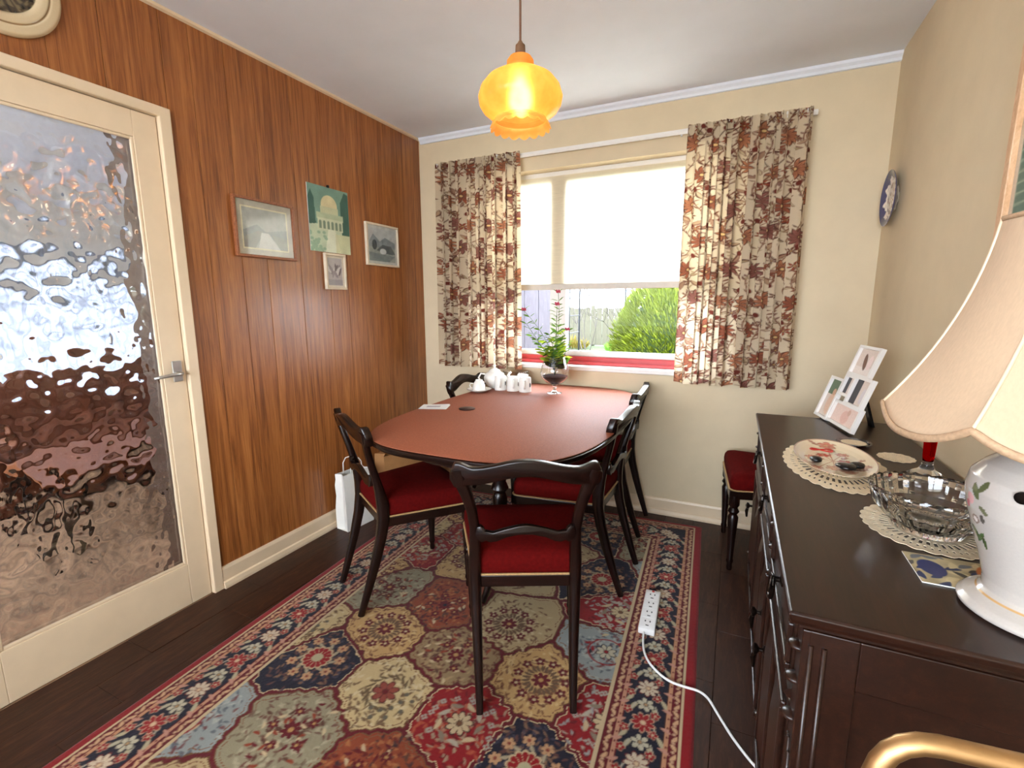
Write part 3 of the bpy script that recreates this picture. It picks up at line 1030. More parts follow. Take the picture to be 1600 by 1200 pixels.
# borders
E_ = np.minimum(np.minimum(cv.X, RW - cv.X), np.minimum(cv.Y, RL - cv.Y))
def band(a, b, c):
    cv.c[(E_ >= a) & (E_ < b)] = lin(c)
band(-1, .034, (150, 16, 22))
band(.034, .041, CREAM)
band(.041, .070, MAROON)
band(.070, .080, (206, 150, 112))
band(.080, .087, BROWN)
band(.087, .206, NAVY)
band(.206, .211, MAROON)
band(.211, .220, (206, 150, 120))
band(.220, .255, MAROON)
band(.255, .264, CREAM)
def side_points(off, step):
    """points along the four sides at depth off, with the direction along the side"""
    out = []
    for (x0, y0, x1, y1) in ((off, off, off, RL - off), (RW - off, off, RW - off, RL - off), (off, off, RW - off, off), (off, RL - off, RW - off, RL - off)):
        L_ = math.hypot(x1 - x0, y1 - y0)
        n = int(L_ / step)
        for q in range(n + 1):
            t = (q + .5) / (n + 1)
            out.append((x0 + (x1 - x0) * t, y0 + (y1 - y0) * t, math.atan2(y1 - y0, x1 - x0), q))
    return out
for off in (.0555, .2375):
    for (x_, y_, a, q) in side_points(off, .031):
        s_ = 1 if q % 2 else -1
        cv.leaf(x_ - .009 * math.cos(a) + .009 * s_ * math.sin(a), y_ - .009 * math.sin(a) - .009 * s_ * math.cos(a), .028, .0058, a + .62 * s_, (222, 178, 136))
        cv.disc(x_ + .017 * math.cos(a), y_ + .017 * math.sin(a), .0048, (212, 170, 136))
for off in (.075, .2155):
    for (x_, y_, a, q) in side_points(off, .034):
        cv.disc(x_, y_, .0035, MAROON)
for (x_, y_, a, q) in side_points(.1465, .071):
    nx_, ny_ = -math.sin(a), math.cos(a)
    R = random.Random(q)
    for s_ in (-1, 1):
        bx_, by_ = x_ + nx_ * s_ * .042 + math.cos(a) * .034, y_ + ny_ * s_ * .042 + math.sin(a) * .034
        cv.leaf(bx_, by_, .045, .007, a + PI * (q % 2) + s_ * .5, (196, 184, 150))
        cv.leaf(x_ + nx_ * s_ * .05, y_ + ny_ * s_ * .05, .035, .006, a + 1.2 * s_, (206, 150, 130))
        cv.stroke([(x_ + nx_ * s_ * .03, y_ + ny_ * s_ * .03), (bx_, by_)], .003, (196, 190, 170))
        cv.flower(bx_ + .01, by_, .0145, 5, RED, CREAM, (206, 170, 140), R.random())
    if q % 2 == 0:
        cv.flower(x_, y_, .034, 9, [(222, 204, 176), (160, 30, 32)][(q // 2) % 2], (230, 200, 160), [(120, 30, 30), (214, 170, 140)][(q // 2) % 2], a, .5)
    else:
        cv.flower(x_, y_, .027, 6, (206, 198, 172), TAN, NAVY, a + .3, .45)
cv.blotch(.12, .2)
cv.c *= .86
zt = .008 + rng.random(cv.X.shape) * .0012
edge_d = np.minimum(E_, .012) / .012
zt = zt * np.sqrt(np.clip(edge_d, 0, 1))
rug = thing('rug', 'red and navy floral wool rug with cartouche pattern under the dining table', 'rug', (-.1, 2.772, 0), math.radians(2.75))
P = np.stack([-cv.X, -cv.Y, zt], -1)
grid_obj('pile', P, cv.c, 'rug_wool', rug, smooth=True)

# ------------------------------------------------------------------ curtains
def curtain(x0, x1, ztop, zbot, n_pleats, label, seed):
    R = random.Random(seed)
    fab_w = (x1 - x0) * 1.45
    c = Canvas(fab_w, ztop - zbot, .003, (226, 208, 178))
    c.blotch(.05, .1)
    Hh = ztop - zbot
    OR, OR2, BR, DK, MV, OL = (166, 98, 72), (190, 126, 92), (132, 86, 66), (100, 62, 52), (148, 110, 96), (178, 156, 122)
    # trailing stems
    ncol = int(fab_w / .07)
    for i in range(ncol):
        xc = (i + .5) * fab_w / ncol
        amp, ph = R.uniform(.01, .024), R.random() * 6
        pl = [(xc + amp * math.sin(q * .5 + ph), q * .018) for q in range(int(Hh / .018) + 2)]
        sparse = (i % 4 == 2)
        c.stroke(pl, .0026, BR)
        for q in range(len(pl) - 1):
            for s_ in (-1, 1):
                if R.random() < (.5 if sparse else .9):
                    c.leaf(*pl[q], R.uniform(.012, .034), R.uniform(.0016, .0042), PI / 2 + s_ * R.uniform(.2, 1.3), R.choice([DK, BR, BR, MV, OL]))
    # swirling pale leaves with dark edges, then blossoms, buds and berries in drops
    for q in range(int(fab_w * Hh * 330)):
        xx, yy_, a, L_ = R.random() * fab_w, R.random() * Hh, R.random() * 6.28, R.uniform(.03, .06)
        c.leaf(xx, yy_, L_, L_ * .17, a, R.choice([DK, BR, MV]))
        c.leaf(xx + .003 * math.cos(a), yy_ + .003 * math.sin(a), L_ * .84, L_ * .10, a, R.choice([(206, 184, 150), OL, (190, 158, 126), (170, 134, 110)]))
    for i in range(int(fab_w / .16) + 1):
        for j in range(int(Hh / .16) + 2):
            xx = .05 + i * .16 + (.08 if j % 2 else 0) + R.uniform(-.02, .02)
            yy_ = j * .16 + R.uniform(-.03, .03) - .02
            c.daisy(xx, yy_, R.uniform(.04, .05), R.choice([9, 10, 11]), R.choice([OR, OR2, (152, 100, 88)]), (228, 190, 130), DK, R.random())
            for q in range(3):
                a = R.random() * 6.28
                c.daisy(xx + .068 * math.cos(a), yy_ + .068 * math.sin(a), R.uniform(.017, .024), 6, R.choice([OR, BR, MV, (176, 84, 58)]), (214, 170, 110), DK, a)
            for s_ in (-1, 1):
                bx_, by_ = xx + s_ * R.uniform(.03, .07), yy_ + .075
                c.stroke([(bx_, by_), (bx_ - s_ * .02, by_ - .04)], .0022, DK)
                c.disc(bx_, by_, .0085, (116, 56, 46), .013, .3 * s_)
    s = c.X / fab_w
    z = zbot + c.Y
    th = (z - zbot) / Hh
    ph0 = R.random() * 6
    w = s + .018 * np.sin(2 * PI * s * 2.3 + ph0) + .006 * np.sin(2 * PI * s * 5.1)
    pl = 2 * PI * n_pleats * w
    amp = .03 * (.75 + .35 * np.sin(2 * PI * s * 1.7 + 1 + ph0)) * (1 - .35 * th)
    head = np.clip((th - .93) / .07, 0, 1)
    y = amp * np.sin(pl) + amp * .35 * np.sin(2 * pl + 1.1) + head * .006 * np.sin(2 * PI * n_pleats * 3.2 * s)
    x = x0 + (x1 - x0) * s + .011 * np.sin(2 * pl + .4) * (1 - .3 * head) + .012 * (s - .5) * (1 - th)
    z = z + .006 * np.sin(pl * .5 + 1) * (1 - th) + .004 * np.sin(pl) * head
    cu = thing('curtain', label, 'curtain', ((x0 + x1) / 2, YB - .078, zbot), 0, 'floral curtains')
    P = np.stack([x - (x0 + x1) / 2, y, z - zbot], -1)
    grid_obj('fabric', P, c.c, 'curtain_print', cu)
    # heading tape behind the gathered top
    rows = [[(P[j, i, 0], P[j, i, 1] + .004, P[j, i, 2]) for i in range(0, P.shape[1], 4)] for j in range(int(P.shape[0] * .93), P.shape[0], 6)]
    MB().strip(rows).build('heading_tape', 'paper_white', cu, smooth=3)
    return cu
curtain(-1.848, -1.262, 2.185, .853, 9, 'rust and cream floral curtain left of the window, by the teak wall', 11)
curtain(-.297, .268, 2.185, .828, 8, 'rust and cream floral curtain right of the window, by the cream corner', 23)
rail = thing('curtain_rail', 'white curtain track along the top of the window', 'rail', (0, YB, 2.165))
MB().prism([(-.034, .006), (-.03, .02), (-.018, .022), (-.01, .006), (-.016, -.004), (-.03, -.004)], 'x', -1.89, .29).build('track', 'white_gloss', rail)
for xx in (-1.7, -.78, .1):
    MB().box(xx - .012, xx + .012, -.016, 0, .0, .016, .002).build('bracket', 'white_gloss', rail)
for q in range(7):
    xx = -.33 + q * .085
    MB().box(xx - .005, xx + .005, -.028, -.018, -.014, -.004, .002).build('glider', 'plastic_white', rail)

bl = thing('roller_blind', 'pale woven roller blind half lowered in the window', 'blind', (0, YB + .06, 0))
MB().lathe([(.016, -1.48), (.016, -.14)], 20).build('roller', 'white_gloss', bl, smooth=.6)
ro = bl.children[0]
ro.rotation_euler = (0, PI / 2, 0)
ro.location = (-1.62, .0, WZ1 - .02)
R = random.Random(4)
rows = [[(-1.545 + q * (1.455 / 40), .012 + .0007 * math.sin(q * 1.3) * math.sin(j * .9), WZ1 - .03 - j * (.665 / 20)) for q in range(41)] for j in range(21)]
MB().strip(rows).build('blind_cloth', 'blind_cloth', bl, smooth=3)
MB().box(-1.548, -.088, .004, .02, 1.36, 1.398, .004).build('bottom_bar', 'bar_grey', bl)

# ------------------------------------------------------------------ pendant lamp
LXY = (-.672, 1.508)
pd = thing('pendant_lamp', 'amber glass pendant lamp with frilled rim hanging from the ceiling', 'lamp', (*LXY, ZC))
MB().lathe([(.045, 0), (.045, -.008), (.03, -.02), (.008, -.024)], 24).build('ceiling_rose', 'white_gloss', pd, smooth=.6)
ZL = 1.93 - ZC
MB().sweep([(0, 0, -.02), (0, 0, ZL + .145)], .0035, seg=8).build('cord', 'cord_brown', pd, smooth=3)
MB().lathe([(.005, .155), (.009, .148), (.015, .142), (.016, .122), (.02, .116), (.02, .1), (.016, .09)], 20, (0, 0, ZL)).build('lamp_holder', 'hall_brown', pd, smooth=.7)
prof = [(.018, .112), (.034, .108), (.042, .097), (.043, .082), (.038, .072), (.05, .066), (.078, .058), (.106, .042), (.126, .018), (.1345, -.008), (.131, -.03), (.12, -.048), (.104, -.061), (.09, -.069), (.083, -.074)]
sh = MB().lathe(prof, 48, (0, 0, ZL), closed=False)
sh.f = [f for f in sh.f if len(f) == 4]
so = sh.build('lamp_shade', 'amber_glass', pd, smooth=3)
def frill(a, i, r, z):
    t = i / 5
    return r + .004 * t * abs(math.cos(8.5 * a)), z - .009 * t * abs(math.cos(8.5 * a))
fr = MB().lathe([(.083, -.074), (.084, -.078), (.088, -.083), (.092, -.088), (.094, -.092), (.095, -.096)], 204, (0, 0, ZL), fn=frill)
fr.f = [f for f in fr.f if len(f) == 4]
fr.build('frilled_rim', 'amber_glass', so, smooth=3)
MB().lathe([(.014, .092), (.015, .045), (.011, .036), (0, .036)], 16, (0, 0, ZL)).build('bulb_cap', 'white_gloss', pd, smooth=.7)
MB().lathe([(.01, .036), (.018, .026), (.03, .006), (.032, -.01), (.026, -.028), (.013, -.038), (0, -.04)], 20, (0, 0, ZL)).build('bulb', 'bulb_glow', pd, smooth=3)
pl_ = bpy.data.lights.new('pendant_light', 'POINT')
pl_.energy = .3
pl_.color = (1, .8, .56)
pl_.shadow_soft_size = .04
plo = bpy.data.objects.new('pendant_light', pl_)
COL.objects.link(plo)
plo.location = (*LXY, 1.93 - .09)

# ------------------------------------------------------------------ dining table and its cover
TC = (-.91, 2.09)
TZ = .757
def sup(a, b, n=3.4, seg=96):
    out = []
    for q in range(seg):
        t = 2 * PI * q / seg
        c_, s_ = math.cos(t), math.sin(t)
        out.append((a * math.copysign(abs(c_) ** (2 / n), c_), b * math.copysign(abs(s_) ** (2 / n), s_)))
    return out
dt = thing('dining_table', 'dark mahogany dining table with rounded corners against the window wall', 'table', (*TC, 0))
def ring_slab(layers):
    mb = MB()
    n = 96
    vs, fs = [], []
    for off, z in layers:
        vs += [(x_, y_, z) for x_, y_ in sup(.505 + off, .782 + off)]
    for i in range(len(layers) - 1):
        for q in range(n):
            l_ = (q + 1) % n
            fs.append((i * n + q, i * n + l_, (i + 1) * n + l_, (i + 1) * n + q))
    fs.append(tuple(reversed(range(n))))
    fs.append(tuple((len(layers) - 1) * n + q for q in range(n)))
    return mb.add(vs, fs)
ring_slab([(-.03, TZ - .034), (-.016, TZ - .032), (-.012, TZ - .024), (-.002, TZ - .02), (0, TZ - .012), (-.001, TZ - .006), (-.008, TZ - .003)]).build('table_top', 'mahogany', dt, smooth=.9)
ring_slab([(-.16, TZ - .1), (-.16, TZ - .034)]).build('apron', 'mahogany', dt, smooth=.6)
for (px, py, angs) in ((-.9, 1.79, (15, 135, 272)), (-.985, 2.5, (90, 240, 300))):
    px, py = px - TC[0], py - TC[1]
    pe = MB().lathe([(.03, .1), (.036, .11), (.03, .14), (.042, .17), (.026, .2), (.03, .3), (.034, .42), (.024, .44), (.04, .46), (.028, .49), (.045, .56), (.06, TZ - .1)], 20, (px, py, .009)).build('pedestal', 'mahogany', dt, smooth=.7)
    for a_ in angs:
        ca, sa = math.cos(math.radians(a_)), math.sin(math.radians(a_))
        MB().sweep([(px + ca * q, py + sa * q, z_ + .012) for q, z_ in ((.01, .13), (.05, .125), (.1, .09), (.145, .04), (.185, .012))], [.016, .016, .015, .013, .011], [.026, .024, .018, .014, .011], seg=10, side=(-sa, ca, 0), power=3).build('splayed_foot', 'mahogany', pe, smooth=.9)
tcov = ring_slab([(-.010, TZ - .0028), (-.007, TZ - .0015), (-.007, TZ + .001), (-.009, TZ + .002)]).build('table_cover', 'felt_brown', None, smooth=.6)
tcov.location = (*TC, 0)
tag(tcov, 'brown felted cover fitted over the dining table top', 'table cover')
TT = TZ + .002

# ------------------------------------------------------------------ chairs
def make_chair():
    t = thing('dining_chair', '', 'chair')
    hump = lambda x_: .012 * math.cos(PI * x_ / .17) if abs(x_) < .17 else -.012
    # top rail: shaped yoke
    top, bot = [], []
    for q in range(33):
        x_ = -.226 + .452 * q / 32
        u = abs(x_) / .226
        zt_ = .806 + .014 * math.cos(PI * min(u / .72, 1)) + (.014 * math.sin(PI * (u - .72) / .28 * .75) if u > .72 else 0)
        zb_ = .752 + .016 * math.cos(PI * min(u / .78, 1)) - (.016 * (u - .78) / .22 if u > .78 else 0)
        if u > .93:
            k_ = (u - .93) / .07
            mid = (zt_ + zb_) / 2
            f_ = math.sqrt(max(.05, 1 - k_ ** 2))
            zt_, zb_ = mid + (zt_ - mid) * f_, mid + (zb_ - mid) * f_
        top.append((x_, zt_))
        bot.append((x_, zb_))
    bend = lambda q: (q[0], q[1] + .55 * (q[0]) ** 2 - .16 * (q[2] - .78), q[2])
    MB().prism(bot + top[::-1], 'y', -.288, -.256, bend).build('top_rail', 'mahogany', t, smooth=.7, bevel=.006)
    # carved cross rail
    top = [(-.155, .566), (-.15, .588), (-.138, .592), (-.128, .584), (-.125, .575), (-.10, .571), (-.06, .584), (-.02, .594), (0, .596), (.02, .594), (.06, .584), (.10, .571), (.125, .575), (.128, .584), (.138, .592), (.15, .588), (.155, .566)]
    bot = [(.15, .548), (.135, .538), (.122, .545), (.11, .540), (.09, .543), (.06, .557), (.02, .566), (-.02, .566), (-.06, .557), (-.09, .543), (-.11, .540), (-.122, .545), (-.135, .538), (-.15, .548)]
    MB().prism(top + bot, 'y', -.236, -.216, bend=lambda q: (q[0], q[1] + .35 * q[0] ** 2, q[2])).build('cross_rail', 'mahogany', t, smooth=.6, bevel=.003)
    # sabre rear legs running up into the back posts
    for s_ in (-1, 1):
        zz_ = [0, .04, .12, .22, .32, .40, .46, .52, .58, .64, .70, .75, .785]
        xs = [.146, .147, .15, .154, .158, .160, .160, .158, .158, .164, .178, .194, .203]
        ys = [-.292, -.278, -.252, -.222, -.196, -.182, -.182, -.192, -.206, -.222, -.238, -.25, -.258]
        hw = [.011, .012, .014, .016, .018, .02, .02, .018, .016, .016, .018, .021, .02]
        hd = [.013, .014, .017, .02, .022, .025, .025, .02, .016, .014, .014, .014, .012]
        MB().sweep([(s_ * x_, y_, z_) for x_, y_, z_ in zip(xs, ys, zz_)], hw, hd, seg=12, power=3, side=(1, 0, 0)).build('rear_leg', 'mahogany', t, smooth=.9)
        MB().lathe([(.011, 0), (.013, .012), (.011, .03), (.016, .045), (.013, .058), (.02, .2), (.024, .27), (.016, .285), (.026, .3), (.017, .318), (.025, .332), (.025, .38)], 16, (s_ * .2, .18, 0)).build('front_leg', 'mahogany', t, smooth=.7)
    # seat rail frame
    out = [(-.168, -.19), (.168, -.19), (.226, .205), (-.226, .205)]
    inn = [(-.14, -.15), (.14, -.15), (.19, .165), (-.19, .165)]
    mb = MB()
    vs = [(x_, y_, z_) for z_ in (.365, .405) for x_, y_ in out] + [(x_, y_, z_) for z_ in (.365, .405) for x_, y_ in inn]
    fs = []
    for q in range(4):
        l_ = (q + 1) % 4
        fs += [(q, l_, 4 + l_, 4 + q), (8 + l_, 8 + q, 12 + q, 12 + l_), (q, 8 + q, 8 + l_, l_), (4 + l_, 12 + l_, 12 + q, 4 + q)]
    mb.add(vs, fs).build('seat_frame', 'mahogany', t, bevel=.003)
    # cushion
    def outline(sc_, rad, n=10):
        pts_ = []
        for (cx, cy_), a0 in zip([(-.166 + rad, -.185 + rad), (.166 - rad, -.185 + rad), (.222 - rad, .2 - rad), (-.222 + rad, .2 - rad)], (PI, 1.5 * PI, 0, .5 * PI)):
            for q in range(n):
                a = a0 + q * .5 * PI / (n - 1)
                pts_.append(((cx + rad * math.cos(a)) * sc_, cy_ * sc_ + rad * math.sin(a) * sc_))
        return pts_
    mb = MB()
    lay = [(1.0, .406), (1.015, .42), (1.02, .44), (1.005, .462), (.965, .476), (.88, .484), (.6, .492), (.25, .495)]
    vs, fs = [], []
    for sc_, z_ in lay:
        vs += [(x_, y_, z_) for x_, y_ in outline(sc_, .03)]
    n = 40
    for i in range(len(lay) - 1):
        for q in range(n):
            l_ = (q + 1) % n
            fs.append((i * n + q, i * n + l_, (i + 1) * n + l_, (i + 1) * n + q))
    fs += [tuple(reversed(range(n))), tuple((len(lay) - 1) * n + q for q in range(n))]
    se = mb.add(vs, fs).build('seat', 'velvet_red', t, smooth=3)
    o1 = outline(1.022, .03)
    path = [(x_, y_, .409) for x_, y_ in o1] + [(o1[0][0], o1[0][1], .409)]
    MB().sweep(path, .0035, .005, seg=6, side=(0, 0, 1), cap=False).build('braid', 'braid', se, smooth=3)
    return t
ch = make_chair()
RZ = .0095
spots = [((-.64, 1.456), 25.8, 'dining chair nearest the viewer, its back turned towards us'),
         ((-1.288, 1.664), -31.5, 'dining chair beside the teak wall, turned away from the glazed door'),
         ((-.664, 2.075), 88.1, 'dining chair on the right side of the table, nearer the viewer'),
         ((-.702, 2.635), 91.5, 'dining chair at the right far corner of the table, by the window wall'),
         ((-1.29, 2.60), -90, 'dining chair at the far left of the table behind the white teacup'),
         ((.21, 2.583), 95, 'red velvet chair in the corner beyond the sideboard')]
for i, (p, a, lb) in enumerate(spots):
    o = ch if i == 0 else copy_tree(ch)
    o.location = (*p, RZ if i < 5 else 0)
    o.rotation_euler = (0, 0, math.radians(a))
    o['label'] = lb
    o['group'] = 'mahogany balloon back dining chairs'

# ------------------------------------------------------------------ sideboard
SX, SY0, SY1, SZ = .128, .803, 2.262, .80
sb = thing('sideboard', 'dark oak sideboard with drawers and panelled doors along the cream wall', 'sideboard', (0, 0, 0))
mb = MB()
prof = [(.018, -.034), (.018, -.026), (.006, -.022), (.002, -.014), (0, -.004), (.004, 0)]
x0, x1, y0, y1 = SX - .024, XR - .016, SY0 - .018, SY1 + .018
vs, fs = [], []
for off, z in prof:
    vs += [(x0 + off, y0 + off, SZ + z), (x1, y0 + off, SZ + z), (x1, y1 - off, SZ + z), (x0 + off, y1 - off, SZ + z)]
for i in range(len(prof) - 1):
    for q in range(4):
        l_ = (q + 1) % 4
        fs.append((i * 4 + q, i * 4 + l_, i * 4 + 4 + l_, i * 4 + 4 + q))
fs += [(3, 2, 1, 0), tuple(len(vs) - 4 + q for q in range(4))]
mb.add(vs, fs).build('top', 'oak_dark', sb, bevel=.0015)
MB().box(SX + .012, XR - .018, SY0 + .012, SY1 - .012, .1, SZ - .034).build('carcass', 'oak_dark', sb)
MB().box(SX + .004, XR - .018, SY0 + .004, SY1 - .004, .055, .1, .004).build('plinth', 'oak_dark', sb)
for (fx, fy) in ((SX + .03, SY0 + .03), (SX + .03, SY1 - .03), (XR - .05, SY0 + .03), (XR - .05, SY1 - .03)):
    MB().lathe([(.022, 0), (.03, .02), (.024, .04), (.028, .056)], 14, (fx, fy, 0)).build('foot', 'oak_dark', sb, smooth=.8)
# corner and middle pilasters with carved flutes
nb = 3
bay = (SY1 - SY0 - .05) / nb
for i in range(nb + 1):
    yc = SY0 + .025 + i * bay
    pil = MB().box(SX, SX + .012, yc - .025, yc + .025, .1, SZ - .036, .002).build('pilaster', 'oak_dark', sb)
    for dy in (-.015, -.005, .005, .015):
        MB().sweep([(SX - .001, yc + dy, .2 + abs(dy) * 2), (SX - .001, yc + dy, .56 - abs(dy) * 2)], .0034, seg=6).build('flute', 'oak_dark', pil, smooth=3)
    for z in (.17, .59, .66, .72):
        MB().lathe([(0, -.006), (.013, -.004), (.016, 0), (.013, .004), (0, .006)], 12, (SX - .001, yc, z)).build('boss', 'oak_dark', pil, smooth=3)
for i in range(nb):
    a, b = SY0 + .05 + i * bay, SY0 + i * bay + bay
    # drawer
    z0, z1 = .628, .752
    dr = MB().box(SX - .004, SX + .014, a + .003, b - .003, z0, z1, .003).build('drawer', 'oak_dark', sb)
    for (q0, q1, r0, r1) in ((a + .016, b - .016, z0 + .012, z0 + .024), (a + .016, b - .016, z1 - .024, z1 - .012), (a + .016, a + .028, z0 + .024, z1 - .024), (b - .028, b - .016, z0 + .024, z1 - .024)):
        MB().box(SX - .012, SX - .002, q0, q1, r0, r1, .003).build('moulding', 'oak_dark', dr)
    yc = (a + b) / 2
    hz = .70
    hb = MB()
    hb.lathe([(0, .0), (.014, .0), (.014, .003), (.006, .006), (.006, .016), (.008, .02), (0, .022)], 14)
    hb.v = [(SX - .004 - z_, yc + x_, hz + y_) for x_, y_, z_ in hb.v]
    ring = [(SX - .022 - .004 * math.sin(t_), yc + .026 * math.cos(t_) * (1 if abs(math.cos(t_)) < .8 else 1), hz - .006 - .034 * math.sin(t_)) for t_ in [PI * q / 12 for q in range(13)]]
    hb.sweep(ring, [.003 + .003 * math.sin(PI * q / 12) for q in range(13)], seg=8)
    hb.sweep([(SX - .022, yc - .027, hz - .004), (SX - .02, yc, hz + .003), (SX - .022, yc + .027, hz - .004)], .0035, seg=8)
    hb.build('drop_handle', 'dark_handle', dr, smooth=.8)
    # bead rail between drawers and doors
    MB().prism([(SX + .012, .596), (SX - .006, .6), (SX - .012, .608), (SX - .006, .616), (SX + .012, .62)], 'y', a - .0005, b + .0005).build('rail_moulding', 'oak_dark', sb)
    # door with mitred lozenge mouldings
    z0, z1 = .112, .59
    do = MB().box(SX - .002, SX + .014, a + .003, b - .003, z0, z1, .003).build('cupboard_door', 'oak_dark', sb)
    for (q0, q1, r0, r1) in ((a + .02, b - .02, z0 + .018, z0 + .034), (a + .02, b - .02, z1 - .034, z1 - .018), (a + .02, a + .036, z0 + .034, z1 - .034), (b - .036, b - .02, z0 + .034, z1 - .034), (yc - .008, yc + .008, z0 + .034, z1 - .034)):
        MB().box(SX - .012, SX - .001, q0, q1, r0, r1, .004).build('moulding', 'oak_dark', do)
    for s_ in (-1, 1):
        c_ = yc + s_ * (b - a) * .215
        hw_, hh_ = (b - a) * .13, .17
        zc_ = (z0 + z1) / 2
        MB().add([(SX - .003, c_ - hw_, zc_ - hh_), (SX - .003, c_ + hw_, zc_ - hh_), (SX - .003, c_ + hw_, zc_ + hh_), (SX - .003, c_ - hw_, zc_ + hh_), (SX - .016, c_, zc_ - hh_ + .05), (SX - .016, c_, zc_ + hh_ - .05)],
                 [(0, 1, 4), (1, 2, 5, 4), (2, 3, 5), (3, 0, 4, 5), (3, 2, 1, 0)]).build('raised_panel', 'oak_dark', do)
    hb = MB()
    hy = b - .055 if i != 1 else a + .055
    hb.lathe([(0, 0), (.012, 0), (.012, .003), (.005, .006), (.005, .014), (.013, .02), (.014, .026), (0, .032)], 14)
    hb.v = [(SX - .008 - z_, hy + x_, .42 + y_) for x_, y_, z_ in hb.v]
    hb.sweep([(SX - .03, hy, .415), (SX - .034, hy, .395), (SX - .032, hy, .37)], [.005, .007, .004], seg=8)
    hb.build('door_pull', 'dark_handle', do, smooth=.8)
# end panel facing the viewer
for (q0, q1, r0, r1) in ((SX + .002, SX + .075, .1, SZ - .036), (XR - .09, XR - .019, .1, SZ - .036), (SX + .075, XR - .09, .1, .19), (SX + .075, XR - .09, SZ - .12, SZ - .036)):
    MB().box(q0, q1, SY0 + .0005, SY0 + .012, r0, r1, .002).build('end_frame', 'oak_dark', sb)
for xx in (SX + .012, SX + .03):
    MB().sweep([(xx, SY0 - .001, .13), (xx, SY0 - .001, SZ - .06)], .004, seg=8).build('bead', 'oak_dark', sb, smooth=3)

# ------------------------------------------------------------------ things on the sideboard
def doily(name, label, c, rx, ry, rot, n, z, holes=True):
    m = MB()
    th, rr = 160, 14
    vs, fs = [], []
    for i in range(rr + 1):
        u = i / rr
        for k_ in range(th):
            a = 2 * PI * k_ / th
            s_ = 1 + (.05 * abs(math.sin(n * a / 2)) - .025) * u ** 6
            vs.append((rx * u * s_ * math.cos(a), ry * u * s_ * math.sin(a), .0006 + .0005 * math.sin(n * a) * u + .0008 * (u > .95)))
    for i in range(rr):
        for k_ in range(th):
            per = th // 40
            hole = holes and ((i in (8, 9) and (k_ // 2) % 2 == 0) or (i in (11,) and (k_ // 1) % 3 == 0) or (i == 6 and k_ % 4 == 0))
            if hole:
                continue
            l_ = (k_ + 1) % th
            fs.append((i * th + k_, i * th + l_, (i + 1) * th + l_, (i + 1) * th + k_))
    o = m.add(vs, fs).build(name, 'lace', None, fix=False, solid=.0012)
    o.location = (*c, z)
    o.rotation_euler = (0, 0, rot)
    return o
tag(doily('lace_doily', '', (.288, 1.612), .128, .235, 0, 30, SZ + .0006), 'large cream lace doily under the floral plate', 'doily')
tag(doily('lace_doily', '', (.392, 1.215), .112, .125, 0, 26, SZ + .0006), 'cream lace doily under the cut glass bowl', 'doily')
tag(doily('lace_mat', '', (.472, 1.765), .047, .05, 0, 14, SZ + .0006), 'tiny cream lace mat beside the red stemmed vase', 'doily')
def glazed(name, prof, sc, paint, parent, seg=96, mat='glaze'):
    """lathed dish whose glaze colours come from paint(x, y, r_norm)"""
    n = len(prof)
    a = np.linspace(0, 2 * PI, seg + 1)
    R_ = np.array([p[0] for p in prof])[:, None]
    Z_ = np.array([p[1] for p in prof])[:, None] + 0 * a[None]
    X_, Y_ = R_ * np.cos(a)[None] * sc[0], R_ * np.sin(a)[None] * sc[1]
    P_ = np.stack([X_, Y_, Z_], -1)
    return grid_obj(name, P_, paint(P_, R_ + 0 * a[None], a[None] + 0 * R_), mat, parent)
def disc_paint(base, draw, size, res=.0015):
    c = Canvas(size * 2, size * 2, res, base)
    draw(c, size)
    def f(P_, R_, A_):
        i = np.clip(((P_[..., 0] + size) / (2 * size) * (c.nx - 1)).round().astype(int), 0, c.nx - 1)
        j = np.clip(((P_[..., 1] + size) / (2 * size) * (c.ny - 1)).round().astype(int), 0, c.ny - 1)
        return c.c[j, i]
    return f
def dense(prof, n):
    """resample a profile to n points along its length"""
    p = np.array(prof)
    s_ = np.concatenate([[0], np.cumsum(np.hypot(*np.diff(p, axis=0).T))])
    t_ = np.linspace(0, s_[-1], n)
    return list(zip(np.interp(t_, s_, p[:, 0]), np.interp(t_, s_, p[:, 1])))
def floral(c, o):
    R = random.Random(9)
    for q in range(9):
        a = q * .75
        rr = .055 + .03 * (q % 3)
        c.flower(o + rr * .55 * math.cos(a), o + rr * 1.3 * math.sin(a), R.uniform(.014, .024), 6, R.choice([(206, 130, 108), (196, 104, 86), (214, 160, 130)]), (226, 190, 130), (160, 80, 64), a)
        c.leaf(o + rr * .5 * math.cos(a + .3), o + rr * 1.3 * math.sin(a + .3), .04, .007, a + 1, (176, 128, 108))
        c.stroke([(o, o), (o + rr * .55 * math.cos(a), o + rr * 1.3 * math.sin(a))], .002, (190, 130, 110))
    c.ring(o, o, .0, .0, (0, 0, 0))
pt = thing('oval_plate', 'cream oval plate with red floral print and dark rim line on lace doily', 'plate', (.287, 1.622, SZ + .0032))
base_f = disc_paint((240, 222, 190), floral, .2)
def plate_paint(P_, R_, A_):
    c = base_f(P_, R_, A_).copy()
    c[(R_ > .0965) & (R_ < .0985)] = lin((150, 70, 60))
    return c
prof = dense([(.001, .006), (.055, .006), (.07, .008), (.085, .014), (.098, .022), (.1, .023), (.099, .0215), (.08, .011), (.062, .003), (.06, 0), (.05, 0), (.001, .002)], 130)
glazed('dish', prof, (1.02, 1.92), plate_paint, pt)
